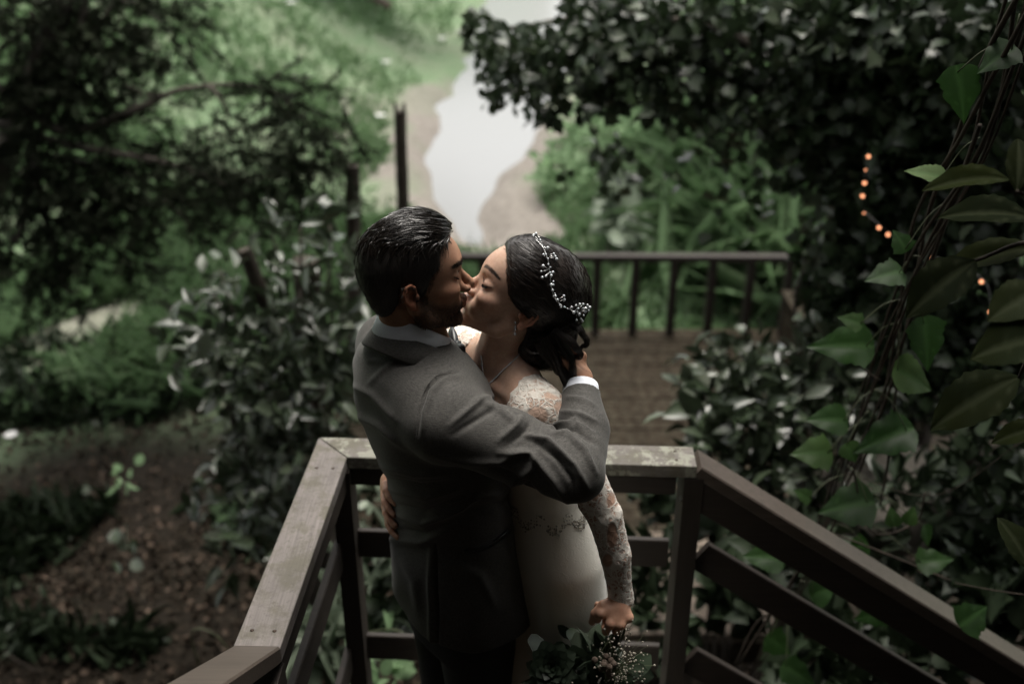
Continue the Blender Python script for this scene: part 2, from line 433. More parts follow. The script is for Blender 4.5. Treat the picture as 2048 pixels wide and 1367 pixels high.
M_SUIT = suit_mat()
M_SHIRT = m_plain('white_cotton', (.80, .84, .92), .7, var=.05); M_SATIN = m_plain('black_satin', (.008, .008, .009), .35)
M_TROUSER = m_plain('dark_wool', (.012, .012, .014), .8, var=.2, scale=200)
M_LEATHER = m_plain('black_leather', (.01, .009, .008), .3)
def lace_mat():
    t = NT('ivory_lace'); v = t.obj()
    warp = t.n('VectorMath'); warp.operation = 'ADD'; nx = t.n('TexNoise'); nx.inputs['Scale'].default_value = 28; nx.inputs['Detail'].default_value = 2
    t.l(v, nx.inputs['Vector']); sc = t.n('VectorMath'); sc.operation = 'SCALE'; sc.inputs['Scale'].default_value = .022; t.l(nx.outputs['Color'], sc.inputs[0])
    t.l(v, warp.inputs[0]); t.l(sc.outputs[0], warp.inputs[1]); wv = warp.outputs[0]
    def vor(scale, feat):
        x = t.n('TexVoronoi'); x.feature = feat; x.inputs['Scale'].default_value = scale; t.l(wv, x.inputs['Vector']); return x.outputs['Distance']
    net = t.ramp(vor(165, 'DISTANCE_TO_EDGE'), [(.03, 1.0), (.11, 0.0)])          # fine thread net
    petals = t.ramp(vor(60, 'DISTANCE_TO_EDGE'), [(.05, 1.0), (.12, 0.0)])
    blobs = t.ramp(t.noise(44, 3, .55, wv), [(.47, 0.0), (.53, 1.0)])
    pat = t.math('MAXIMUM', t.math('MULTIPLY', net, .75), t.math('MAXIMUM', petals, t.math('MULTIPLY', blobs, .85)))
    dens = t.attr('lace'); solid = t.attr('solid')
    pat = t.math('MULTIPLY', pat, dens); m = t.math('MAXIMUM', pat, solid, True)
    c = t.mix(m, t.attr('col', False), t.mix(t.math('MULTIPLY', net, t.math('SUBTRACT', 1, solid)), (.70, .68, .62), (.78, .77, .72)))
    t.set(Base_Color=c, Roughness=.75, Sheen_Weight=.15, Specular_IOR_Level=.3)
    t.bump(t.math('MULTIPLY', t.math('MAXIMUM', pat, t.math('MULTIPLY', petals, .25)), t.math('SUBTRACT', 1.0, t.math('MULTIPLY', t.attr('satin'), .88))), .8, .0022); return t.m
M_LACE = lace_mat()
M_CRYSTAL = NT('crystal').set(Base_Color=(.82, .86, .9), Roughness=.08, Metallic=.55, Specular_IOR_Level=1.0).m
M_SILVER = NT('silver_wire').set(Base_Color=(.6, .6, .6), Roughness=.25, Metallic=1.0).m

def ellip_push(P, c, r, M, lift):
    """moves points (n,3) onto an ellipsoid surface (world) plus lift"""
    q = (P - c) @ M.T / r; k = np.linalg.norm(q, axis=-1, keepdims=True) + 1e-9
    q = q / k; s = (q * r) @ M + c; n = (q / r) @ M; n /= np.linalg.norm(n, axis=-1, keepdims=True)
    return s + n * lift, n

# ================================================================ GROOM
MH = np.array([-.196, 1.780, 1.651]); MR = Rm(12, 0, -1)
mw = lambda p: np.asarray(p, float) @ MR.T + MH
groom = empty('person', (-.16, 1.85, 0), 'bearded man in a grey suit with slicked black hair, kissing and hugging the woman', 'person')

def man_head(g): return head_field(g, True)
V, F = build_field_mesh(man_head, (-.125, -.105, -.125), (.14, .105, .145), .0019, 1)
def head_cols(V, base, man):
    x, y, z = V.T; ay = np.abs(y); c = np.tile(np.array(base), (len(V), 1))
    def blend(m, col):
        nonlocal c; c = c * (1 - m[:, None]) + np.array(col) * m[:, None]
    blend(.35 * np.exp(-((x - .062) ** 2 + (ay - .048) ** 2 + (z + .02) ** 2) / .022 ** 2), (base[0] * 1.15, base[1] * .72, base[2] * .62))   # cheek
    blend(.5 * (ay > .070) * (z < .035) * (z > -.04) * (x < .005), (base[0] * 1.15, base[1] * .62, base[2] * .5))     # ears redder
    if man:
        # beard stubble: jaw, chin, moustache
        up = np.interp(x, [.0, .014, .026, .045, .07, .085, .11], [.03, .01, -.022, -.036, -.040, -.034, -.032])
        m = ss(.010, -.014, z - up) * ss(.0, .012, x + (z < -.05) * .012) * ss(-.125, -.095, z)
        lipm = np.exp(-((z + .056) / .0085) ** 2) * (ay < .021) * (x > .084)
        n = .75 + .25 * rng.random(len(V))
        blend(np.clip(.80 * m * (1 - lipm) * n, 0, 1), (.020, .013, .009))
        blend(.85 * lipm, (.25, .105, .07))
    else:
        lipm = np.exp(-((z + .056) / .0085) ** 2) * (ay < .020) * (x > .084); blend(.85 * lipm, (.34, .10, .085))
    # lash line, lid shade, brow
    lx, lz = ay - .033, z - .0052 - 32 * (ay - .033) ** 2
    ll = np.exp(-(lz / .0017) ** 2) * (np.abs(lx) < .0165) * (x > .065); blend(.9 * ll, (.014, .009, .007)); blend(.35 * np.exp(-((lz - .0135) / .0016) ** 2) * (np.abs(lx) < .016) * (x > .06), (base[0] * .4, base[1] * .35, base[2] * .3))
    if not man: blend(.35 * np.exp(-((lz - .009) / .006) ** 2 - (lx / .017) ** 2) * (x > .06), (.30, .15, .10))
    bz = .030 + .006 * np.sin(np.clip((ay - .008) / .042, 0, 1) * 2.4) if man else .0345 + .007 * np.sin(np.clip((ay - .010) / .042, 0, 1) * 2.6)
    bw = (.0060 if man else .0044) * (1 - .4 * ss(.03, .055, ay))
    br = np.exp(-((z - bz) / bw) ** 4) * ss(.007, .012, ay) * (1 - ss(.048, .056, ay)) * (x > .05)
    blend(.93 * br * (.85 + .15 * rng.random(len(V))), (.016, .010, .008))
    return c
SKM = (.37, .215, .142); SKW = (.56, .385, .295)
cols = head_cols(V, SKM, True)
HV_M, HF_M = V, F
parts = [(mw(V), F)]; colp = [cols]
# neck + upper torso + right hand + left hand
def neck_field(g):
    d = cone(g, mw((-.020, 0, -.035)), (-.199, 1.787, 1.485), .050, .057)
    d = smin(d, cone(g, mw((.01, 0, -.06)), (-.170, 1.80, 1.50), .040, .045), .02)
    return smin(d, ell(g, (-.190, 1.80, 1.425), (.07, .10, .05)), .03)
V, F = build_field_mesh(neck_field, (-.34, 1.6, 1.36), (-.06, 1.99, 1.66), .005, 2)
parts.append((V, F)); 
nc = np.tile(np.array(SKM), (len(V), 1)); colp.append(nc)
# right hand on her nape: seen from its back
W_M = np.array([.139, 1.775, 1.418])
def rh(g):
    w = W_M + (-.001, .012, .008)
    kn = [np.array(at(1163, 712, 1.815)), np.array(at(1147, 700, 1.83)), np.array(at(1133, 694, 1.845)), np.array(at(1120, 700, 1.862))]
    fs = []
    for i, k in enumerate(kn):
        b = np.array([-.024, .008, .020 - .004 * i]); c = np.array([-.028, .012, .002 - .006 * i])
        fs.append([k, k + b, k + b + c, k + b + c + c * .7])
    th = [w + (-.012, -.012, .020), w + (-.030, -.016, .045), w + (-.052, -.006, .060), w + (-.070, .004, .062)]
    d = hand_field(g, w, (w + sum(kn) / 4) / 2, fs, th)
    return smin(d, cone(g, (.139, 1.73, 1.395), w, .027, .026), .01)
V, F = build_field_mesh(rh, (.0, 1.68, 1.34), (.20, 1.96, 1.56), .0028, 1)
parts.append((V, F)); colp.append(np.tile(np.array(SKM) * 1.05, (len(V), 1)))
V, F = merge(parts)
body = mesh('body', V, F, M_SKIN_M, groom, attrs={'col': np.vstack(colp)})

# --- jacket
MYAW = 28
def man_torso(g, off=0):
    zs = [.805, .85, .92, 1.00, 1.08, 1.16, 1.26, 1.36, 1.43, 1.47, 1.50, 1.525]
    a = np.array([.150, .146, .138, .128, .120, .122, .132, .134, .122, .104, .082, .055])
    b = np.array([.205, .203, .195, .180, .166, .168, .185, .200, .195, .165, .115, .075])
    cx = [-.120, -.124, -.130, -.134, -.138, -.148, -.166, -.180, -.188, -.194, -.198, -.200]
    cy = [1.86, 1.855, 1.85, 1.845, 1.84, 1.83, 1.815, 1.80, 1.79, 1.787, 1.785, 1.785]
    return loft(g, zs, cx, cy, a + off, b + off, MYAW, 2.25)
SHR = np.array([-.128, 1.632, 1.418]); ELR = np.array([.116, 1.556, 1.352]); 
def jacket_field(g):
    d = man_torso(g)
    d = smin(d, ell(g, (-.128, 1.65, 1.425), (.075, .075, .070)), .05)
    d = smin(d, cone(g, (-.250, 1.785, 1.490), (-.20, 1.785, 1.465), .024, .050), .04); d = smin(d, cone(g, (-.225, 1.735, 1.498), (-.150, 1.735, 1.475), .020, .026), .04)
    arm = chain(g, [(-.15, 1.67, 1.425), SHR, (.0, 1.60, 1.382), ELR], [.080, .076, .066, .058], .02)
    arm = smin(arm, chain(g, [ELR, (.138, 1.66, 1.378), W_M + (0, -.028, -.010)], [.056, .051, .041], .02), .012)
    d = smin(d, arm, .035)
    la = chain(g, [(-.27, 1.95, 1.42), (-.06, 2.10, 1.26), (.10, 2.0, 1.16)], [.072, .062, .045], .02)
    d = smin(d, la, .035)
    # armpit / waist hollows
    d = smax(d, -cone(g, W_M + (0, .006, .002), W_M + (0, .05, .02), .034, .045), .004)
    pc, ax_ = W_M + (0, -.024, -.010), np.array([0, .914, .406])      # sleeve end, cut square so the cuff shows
    cut = np.maximum(cone(g, pc, pc + ax_ * .12, .06, .06), -((g.Y - pc[1]) * ax_[1] + (g.Z - pc[2]) * ax_[2]).astype(np.float32))
    return smax(d, -cut, .003)
g = Grid((-.40, 1.46, .74), (.24, 2.2, 1.56), .0037)
V, F = nets(g, jacket_field(g)); V = smooth_v(V, F, 3, .45); N = normals(V, F)
px, py = proj(V); vis = (N @ CF) < .25; near = V[:, 1] < 1.90
def ridge(pts, wd, amp, cond=True, taper=True):
    """a fold raised (or sunk) along a line drawn on the cloth"""
    d, t = pdist(px, py, pts); k = np.sin(np.pi * np.clip(t, .02, .98)) ** .5 if taper else 1.0
    return amp * np.exp(-(d / wd) ** 2) * k
disp = np.zeros(len(V))
F_ = [  # (points, width px, height m): sleeve folds radiating from the elbow crook
    ([(1000, 905), (1060, 905), (1110, 960), (1135, 1005)], 9, .0060), ([(985, 930), (1040, 960), (1085, 1000)], 9, -.005),
    ([(1050, 868), (1095, 880), (1150, 930), (1175, 975)], 8, .0065), ([(1075, 885), (1115, 915), (1145, 960), (1150, 995)], 7, -.0055),
    ([(1090, 862), (1130, 868), (1170, 900), (1192, 945)], 8, .006), ([(1100, 852), (1150, 840), (1185, 860)], 7, .0055),
    ([(1098, 862), (1150, 858), (1192, 888)], 7, -.005), ([(1118, 822), (1160, 828), (1195, 842)], 7, .004), ([(1112, 838), (1155, 842), (1190, 858)], 6, -.004),
    ([(1130, 795), (1165, 800), (1190, 812)], 7, .003),
    ([(925, 1000), (1000, 985), (1060, 940), (1075, 900)], 11, .004), ([(935, 1020), (1020, 1000), (1070, 960)], 9, -.003),
    ([(955, 800), (1000, 820), (1030, 845)], 9, .004), ([(985, 800), (1025, 825)], 7, -.003), ([(1000, 880), (1035, 850), (1045, 832)], 9, .005), ([(1015, 892), (1052, 858), (1060, 845)], 7, -.0045),
    ([(900, 850), (960, 800), (985, 790)], 9, .004), ([(905, 870), (965, 830), (1000, 812)], 8, -.003),
    ([(850, 905), (930, 925), (1000, 925), (1060, 890)], 10, .003),
    # armhole seam and shoulder
    ([(918, 742), (880, 748), (852, 778), (838, 820), (834, 870)], 5, -.0055), ([(925, 752), (890, 757), (864, 785), (850, 822), (846, 870)], 8, .0040),
    # back pulls
    ([(712, 830), (760, 850), (820, 900)], 12, .0045), ([(708, 770), (745, 790), (790, 840)], 10, .0035), ([(728, 700), (740, 720), (770, 725)], 8, .003), ([(735, 770), (765, 740), (800, 715)], 9, .002),
    ([(760, 930), (830, 950), (900, 945)], 9, .0035), ([(768, 955), (840, 972), (915, 962)], 8, -.003), ([(772, 975), (850, 995), (925, 975)], 9, .0035),
    ([(775, 1005), (850, 1022), (930, 990)], 8, -.003), ([(778, 1022), (845, 1045), (925, 1015), (960, 985)], 9, .0045), ([(790, 1052), (850, 1068), (920, 1035)], 9, -.0035),
    ([(775, 1075), (840, 1085), (910, 1050)], 10, .004), ([(800, 1110), (830, 1160), (835, 1220)], 14, .004), ([(900, 1120), (960, 1150), (990, 1210)], 14, .004),
    # side vent, pocket welt
    ([(871, 1085), (873, 1180), (876, 1300)], 3.5, -.008), ([(862, 1090), (862, 1180), (864, 1300)], 9, .004),
    ([(928, 1098), (975, 1085), (1018, 1058)], 4.5, .0035), ([(928, 1106), (975, 1094), (1020, 1066)], 3, -.004)]
m = vis & near
for pts, wd, amp in F_: disp += ridge(pts, wd * .7, amp * 1.9)
k1 = np.sin(V @ np.array([38., 21, 17])) * np.sin(V @ np.array([-17., 33, 25.])); disp += .0022 * k1
disp *= m
V = V + N * disp[:, None]
jk = mesh('jacket', V, F, M_SUIT, groom)
# pocket welt (black satin)
pts = [at(x, y, 1) for x, y in []]
def drape_on(pxs, Vs, Ns, lift, n=16, Y=(1.3, 1.95)):
    """3-D points on the camera side of a mesh under a line given in photo pixels"""
    c = curve([(x, y, 0) for x, y in pxs], n)[:, :2]; qx, qy = proj(Vs); ok = ((Ns @ CF) < .1) & (Vs[:, 1] > Y[0]) & (Vs[:, 1] < Y[1]); out = []; on = []
    Q = Vs[ok]; qx = qx[ok]; qy = qy[ok]; NN = Ns[ok]
    for x, y in c:
        d = np.hypot(qx - x, qy - y); j = np.argsort(d)[:30]; j = j[d[j] < 12] if (d[j] < 12).any() else j[:1]
        dep = (Q[j] - CC) @ CF; j = j[dep < dep.min() + .02]; w_ = 1 / (np.hypot(qx[j] - x, qy[j] - y) + .5)
        z = (((Q[j] - CC) @ CF) * w_).sum() / w_.sum(); dr = CF + np.array([1., 0, 0]) * ((x - 1024) / FPX) + CU * ((683.5 - y) / FPX)
        nn = NN[j].mean(0); nn /= np.linalg.norm(nn); out.append(CC + dr * z + nn * lift); on.append(nn)
    return np.array(out), np.array(on)
NJ = normals(V, F)
c, n_ = drape_on([(930, 1101), (975, 1089), (1016, 1061)], V, NJ, .001)
T, _, _ = frames(c); B_ = np.cross(T, n_); h_ = .0062
st = np.stack([c - B_ * h_, c - B_ * h_ + n_ * .003, c + B_ * h_ + n_ * .003, c + B_ * h_], 1).reshape(-1, 3)
Fs = [(i * 4 + j, i * 4 + (j + 1) % 4, i * 4 + 4 + (j + 1) % 4, i * 4 + 4 + j) for i in range(len(c) - 1) for j in range(4)]
mesh('pocket_welt', st, Fs, M_SATIN, jk)
# sleeve seam thread line at the armhole
c, n_ = drape_on([(905, 744), (868, 755), (845, 790), (836, 830), (832, 880)], V, NJ, .0004, 24)
a_, b_ = tube(c, .0009, 5); mesh('shoulder_seam', a_, b_, M_SUIT, jk)

# --- collars as tilted bands round the neck
def band(c, yaw, tilt, prof, rx, ry, n=64, th0=0, th1=2 * math.pi, roll=0):
    """prof: list of (radius offset, height) giving a closed section; ring tilted forward-down by tilt deg"""
    M = Rm(yaw, -tilt, roll); V = []; th = np.linspace(th0, th1, n)
    for t in th:
        for (dr, h) in prof:
            V.append(M @ np.array([(rx + dr) * math.cos(t), (ry + dr) * math.sin(t), h]) + c)
    k = len(prof); F = [(i * k + j, i * k + (j + 1) % k, (i + 1) * k + (j + 1) % k, (i + 1) * k + j) for i in range(n - 1) for j in range(k)]
    F += [tuple(range(k - 1, -1, -1)), tuple(range((n - 1) * k, n * k))]
    return V, F
NC = np.array([-.199, 1.787, 1.529])
sv, sf = band(NC, 12, 29, [(0, -.03), (.0045, -.03), (.0045, .015), (.0020, .019), (-.001, .016), (-.002, -.03)], .0735, .069, roll=-20)
shirt = mesh('shirt', sv, sf, M_SHIRT, groom)
sv, sf = band(NC + (-.001, 0, -.022), 12, 29, [(.001, -.014), (.002, .006), (.005, .010), (.009, .008), (.014, -.008), (.021, -.036), (.016, -.040), (.004, -.030)], .0745, .073, th0=R(24), th1=R(336), roll=-20)
mesh('collar', sv, sf, M_SUIT, jk)
# shirt cuff
w0 = W_M + (.0, -.026, -.011); ax = np.array([0., .90, .40]); ax /= np.linalg.norm(ax)
cv, cf = tube([w0 - ax * .01, w0 + ax * .012, w0 + ax * .022, w0 + ax * .0225, w0 + ax * .008], [.0375, .037, .0365, .034, .033], 40, cap=False)
mesh('shirt_cuff', cv, cf, M_SHIRT, shirt)
# bow tie
bt = MB(); bc = at(912, 692, 1.835)
Mb = Rm(17, -10, 0)
for sy in (-1, 1):
    V_ = []; 
    for u, hgt, th in ((0, .008, .006), (.012, .014, .010), (.030, .022, .011), (.046, .026, .008), (.050, .024, .004)):
        for a in range(10):
            A = a * 2 * math.pi / 10; V_.append(Mb @ np.array([th * math.cos(A), sy * u, hgt * math.sin(A)]) + bc)
    bt.add(V_, [(i * 10 + j, i * 10 + (j + 1) % 10, i * 10 + 10 + (j + 1) % 10, i * 10 + 10 + j) for i in range(4) for j in range(10)] + [tuple(range(40, 50))])
a_, b_ = tube([Mb @ np.array([.002, 0, z]) + bc for z in (-.011, 0, .011)], [.008, .010, .008], 10); bt.add(a_, b_)
bt.build('bow_tie', M_SATIN, groom, smooth=True)
# trousers + shoes
def trousers(g):
    d = loft(g, [.72, .80, .90, .95], [-.13, -.13, -.13, -.13], [1.86] * 4, [.115, .12, .12, .11], [.17, .175, .17, .16], MYAW)
    c_, s_ = math.cos(R(MYAW)), math.sin(R(MYAW))
    for sy in (-1, 1):
        o = np.array([-s_, c_, 0]) * .095 * sy; b0 = np.array([-.13, 1.86, 0]) + o
        d = smin(d, chain(g, [b0 + (0, 0, .82), b0 + (0.01, 0, .5), b0 + (-.01, 0, .09)], [.098, .074, .060], .02), .03)
    return d
V, F = build_field_mesh(trousers, (-.40, 1.6, .02), (.14, 2.12, .98), .009, 2); mesh('trousers', V, F, M_TROUSER, groom)
def shoe_pair(name, base, yaw, sep, mat, parent, L=.29, heel=0):
    for sy in (-1, 1):
        c_, s_ = math.cos(R(yaw)), math.sin(R(yaw)); o = np.array([base[0] - s_ * sep * sy, base[1] + c_ * sep * sy, 0])
        f = lambda u, z: (o[0] + c_ * u, o[1] + s_ * u, z)
        def fld(g):
            d = chain(g, [f(-.07, .045 + heel), f(.0, .050 + heel * .8), f(.10, .035), f(.16, .030)], [.040, .040, .040, .028], .03)
            return smax(d, .004 - g.Z, .01)
        V, F = build_field_mesh(fld, (o[0] - .25, o[1] - .25, -.005), (o[0] + .25, o[1] + .25, .14), .008, 1); mesh(name, V, F, mat, parent)
shoe_pair('shoe', (-.14, 1.86), MYAW, .095, M_LEATHER, groom)

# --- groom's hair: cap + combed strands
HC = np.array([-.006, 0, .047]); HRad = np.array([.1035, .082, .0935])
hl = [(.098, .128), (.084, .098), (.066, .086), (.052, .070), (.047, .040), (.032, .024), (.023, .000), (.018, -.026), (.006, -.026), (.004, .004), (-.006, .019), (-.024, .018), (-.031, .0), (-.032, -.030), (-.050, -.075), (-.080, -.092), (-.13, -.08), (-.14, .20), (.09, .20)]
def man_hair(g):
    d = ell(g, (-.008, 0, .033), (.0965, .0765, .087)); d = smin(d, ell(g, (.028, 0, .044), (.064, .067, .074)), .03)
    d = smin(d, ell(g, (.022, 0, .092), (.056, .050, .030)), .03)       # quiff
    d = smin(d, ell(g, (-.046, 0, .0), (.046, .058, .078)), .03)
    # sides hug the skull
    side = poly_sd(g.X, g.Z, hl)
    return smax(d, side, .006)
V, F = build_field_mesh(man_hair, (-.125, -.095, -.10), (.11, .095, .15), .0025, 2)
Nn = normals(V, F)
def inset(V): return V
a = np.arctan2(V[:, 1], V[:, 2] - .03)
hair = mesh('hair', mw(V), F, M_HAIR_S, groom)
def grow(seeds, N0, field, steps, ds, center, rad, lift0, lift1, jit=.12):
    """strands in head-local space following a direction field, kept just outside an ellipsoid-like surface"""
    P = seeds.copy(); out = [P.copy()]; n = len(P); J = rng.normal(0, jit, (n, 3)); Nk = N0
    L0 = np.linalg.norm((P - center) / rad, axis=1)
    for i in range(steps):
        d = field(P) + J; d -= (d * Nk).sum(1)[:, None] * Nk; d /= np.linalg.norm(d, axis=1)[:, None] + 1e-9
        P = P + d * ds
        q = (P - center) / rad; k = np.linalg.norm(q, axis=1)[:, None]
        tgt = L0[:, None] * (1 + (lift0 + (lift1 - lift0) * (i + 1) / steps)); P = center + (P - center) / k * tgt
        Nk = (q / rad); Nk /= np.linalg.norm(Nk, axis=1)[:, None]; out.append(P.copy())
    return np.stack(out, 1)
def man_flow(P):
    x, y, z = P.T; top = ss(.075, .105, z)[:, None]
    back = np.stack([-np.ones_like(x), .35 * np.sin(x * 60) * .3 - .25 * np.ones_like(x), .15 * np.ones_like(x)], 1)
    down = np.stack([-.35 * np.ones_like(x), 0 * x, -np.ones_like(x)], 1)
    # whorl near the crown, back
    wx, wz = x + .075, y + .012; sw = np.exp(-(wx ** 2 + wz ** 2 + (z - .105) ** 2) / .03 ** 2)[:, None]
    sp = np.stack([wx, wz, 0 * x], 1) * 20 + np.stack([-wz, wx, 0 * x], 1) * 25
    return back * top + down * (1 - top) + sp * sw
ctr = np.array([0, 0, .04]); rad = np.array([.1, .078, .09])
def strands(V, Nn, sel, n, flow, steps, ds, l0, l1, r, mtx, name, mat, parent, jit=.12, clump=0):
    I = np.flatnonzero(sel); I = rng.choice(I, n); S = V[I] + rng.normal(0, .0012, (n, 3)); C = grow(S, Nn[I], flow, steps, ds, ctr, rad, l0, l1, jit)
    if clump:
        # pull strands into wet locks: each follows its lock leader towards the tip
        lead = C[rng.choice(n, clump)]; d = ((C[:, 0, None, :] - lead[None, :, 0]) ** 2).sum(-1); j = d.argmin(1)
        wgt = np.linspace(0, .8, C.shape[1])[None, :, None]; C = C * (1 - wgt) + (lead[j] + (C[:, :1] - lead[j][:, :1]) * .35) * wgt
    rr = r * rng.uniform(.7, 1.3, n); V_, F_2 = ribbons(C, rr)
    return mesh(name, mtx(V_), F_2, mat, parent)
top = (V[:, 2] > .085) & (V[:, 0] > -.095); sides = (V[:, 2] <= .095)
strands(V, Nn, top, 2600, man_flow, 9, .0042, .012, .05, .00042, mw, 'top_strands', M_HAIR_M, hair, .22, 260)
strands(V, Nn, top, 520, man_flow, 8, .0050, .035, .060, .0010, mw, 'wet_locks', NT('hair_wet_lock').set(Base_Color=(.014, .011, .009), Roughness=.16, Specular_IOR_Level=1.0).m, hair, .14)
strands(V, Nn, sides & (V[:, 0] < .07), 6000, man_flow, 5, .0026, .003, .008, .00026, mw, 'side_strands', M_HAIR_S, hair, .20)
# brows, lashes, beard as short hairs
def short_hairs(sel, V, N, n, dirv, L, r, mtx, name, mat, parent, out=.35, jit=.25):
    I = rng.choice(np.flatnonzero(sel), n); d = np.asarray(dirv, float)[None] + out * N[I] + rng.normal(0, jit, (n, 3)); d /= np.linalg.norm(d, axis=1)[:, None]
    S = V[I] + rng.normal(0, .0005, (n, 3)); C = np.stack([S, S + d * L * .5, S + d * L + np.array([0, 0, -.1]) * L], 1)
    V_, F_2 = ribbons(C, r * rng.uniform(.7, 1.2, n)); return mesh(name, mtx(V_), F_2, mat, parent)
HN_M = normals(HV_M, HF_M); x, y, z = HV_M.T
darkm = head_cols(HV_M, SKM, True)[:, 0] < .14
bm = darkm & (x > .05) & (z > .02); short_hairs(bm, HV_M, HN_M, 700, (-.4, 0, .3), .006, .00028, mw, 'eyebrow', M_HAIR_M, groom, .2)
bd = darkm & (z < -.01) & (x > -.01); short_hairs(bd, HV_M, HN_M, 5200, (.1, 0, -.8), .0035, .00020, mw, 'beard', M_HAIR_S, groom, .35, .3)
def lashes(mtx, parent, n=40, L=.008, ey=.032, ex=.0885):
    out = None
    for sy in (-1, 1):
        C = []
        for i in range(n):
            u = (i / (n - 1) - .5) * .028; yy = sy * (.033 + u); zz = .0052 + 32 * u * u; xx = .0735 + .016 * math.sqrt(max(.01, 1 - (u / .0165) ** 2 - ((zz - .0125) / .0125) ** 2)) - .0005
            d = np.array([.75 - 12 * abs(u), sy * u * 45, -.75]); d /= np.linalg.norm(d); s0 = np.array([xx, yy, zz])
            C.append([s0, s0 + d * L * .5, s0 + d * L + (0, 0, .0022)])
        V_, F_2 = ribbons(np.array(C), np.full(len(C), .0003)); out = mesh('eyelashes', mtx(V_), F_2, M_LASH, parent)
    return out
sdv = poly_sd(HV_M[:, 0], HV_M[:, 2], hl); fade = (sdv > -.006) & (rng.random(len(sdv)) < ss(.013, .0, sdv)) & (np.abs(HV_M[:, 1]) > .035) & (HV_M[:, 0] < .075)
short_hairs(fade, HV_M, HN_M, 3600, (-.5, 0, -.5), .0055, .00020, mw, 'hairline_fade', M_HAIR_S, hair, .35, .3)
lashes(mw, groom, 30, .006)
# ================================================================ BRIDE
BH = np.array([.018, 1.850, 1.580]); BR = Rm(184, 27, -4)
bw_ = lambda p: np.asarray(p, float) @ BR.T + BH
bride = empty('person', (.05, 1.87, 0), 'woman in an ivory lace dress, dark pinned-up hair with crystal vine, face tipped up', 'person')
V, F = build_field_mesh(lambda g: head_field(g, False), (-.12, -.10, -.12), (.135, .10, .14), .0019, 1)
HV_B, HF_B = V, F
parts = [(bw_(V), F)]; colp = [head_cols(V, SKW, False)]
BYAW = 212; fd = np.array([math.cos(R(BYAW)), math.sin(R(BYAW)), 0]); lf = np.array([-fd[1], fd[0], 0])     # facing, her left
LS = np.array([.052, 1.722, 1.388]); RS = np.array([-.115, 1.985, 1.388])
LE = np.array([.190, 1.672, 1.170]); LW = np.array([.229, 1.655, .985])
REl = np.array([-.17, 2.06, 1.20]); RW = np.array([-.262, 1.93, 1.10])
def bride_torso(g, off=0):
    zs = [1.10, 1.16, 1.24, 1.31, 1.36, 1.395, 1.425, 1.455]
    a = np.array([.090, .088, .094, .094, .080, .064, .050, .042]); b = np.array([.122, .122, .134, .146, .150, .132, .095, .058])
    cx = [.055, .048, .024, .000, -.012, -.018, -.022, -.024]; cy = [1.87, 1.865, 1.858, 1.853, 1.855, 1.858, 1.862, 1.865]
    d = loft(g, zs, cx, cy, a + off, b + off, BYAW, 2.1)
    for s_ in (-1, 1):
        c = np.array([.010, 1.853, 1.268]) + fd * .074 + lf * .062 * s_; d = smin(d, ell(g, c, (.056 + off, .056 + off, .056 + off)), .03)
    return d
def bride_skin(g):
    d = bride_torso(g)
    d = smin(d, cone(g, bw_((-.006, 0, -.050)), (-.026, 1.860, 1.425), .047, .050), .025)
    d = smin(d, cone(g, bw_((.012, .020, -.050)), (-.060, 1.823, 1.405), .026, .016), .03)          # tendon to the collarbone notch
    d = smin(d, cone(g, bw_((.012, -.020, -.050)), (-.072, 1.845, 1.405), .026, .014), .03)
    for s_, S in ((1, LS), (-1, RS)):
        d = smin(d, ell(g, S, (.048, .048, .046)), .05); d = smin(d, cone(g, (-.006, 1.862, 1.436), S + (-.004, 0, .004), .040, .042), .035)
        ctr_ = np.array([-.072, 1.828, 1.408]); d = smin(d, cone(g, ctr_ + lf * .012 * s_, S + fd * .018 + (0, 0, .012), .008, .007), .018)   # collarbone
    d = smax(d, -ell(g, (-.074, 1.826, 1.420), (.011, .011, .010)), .012)
    return d
V, F = build_field_mesh(bride_skin, (-.24, 1.62, 1.10), (.16, 2.08, 1.60), .0040, 2)
parts.append((V, F)); colp.append(np.tile(np.array(SKW), (len(V), 1))); SKV, SKF = V, F
# left hand gripping the bouquet stems
def lhand(g):
    w = LW + (.003, 0, -.016)
    kn = [np.array(at(x_, y_, Y_)) for x_, y_, Y_ in ((1202, 1226, 1.618), (1221, 1246, 1.606), (1241, 1248, 1.608), (1257, 1234, 1.620))]
    fs = []
    tipd = [(-.006, .010, -.024), (-.008, .006, -.028), (-.008, .010, -.027), (-.008, .014, -.020)]
    for k, t_ in zip(kn, tipd):
        t_ = np.array(t_); c2 = np.array([.0, .024, -.008]); c3 = np.array([.002, .006, .022]); fs.append([k, k + t_, k + t_ + c2, k + t_ + c2 + c3])
    th = [w + (-.010, .0, -.010), np.array(at(1206, 1210, 1.632)), np.array(at(1190, 1226, 1.628)), np.array(at(1184, 1243, 1.636))]
    d = hand_field(g, w, (w + sum(kn) / 4) / 2, fs, th, .0175)
    for k in kn: d = smin(d, ell(g, k + (0, -.003, .002), (.0085, .0085, .0085)), .005)
    return smin(d, cone(g, LW + (0, 0, .03), w, .022, .021), .01)
V, F = build_field_mesh(lhand, (.13, 1.53, .84), (.30, 1.75, 1.04), .0026, 1)
parts.append((V, F)); colp.append(np.tile(np.array(SKW) * (.92, .80, .74), (len(V), 1)))
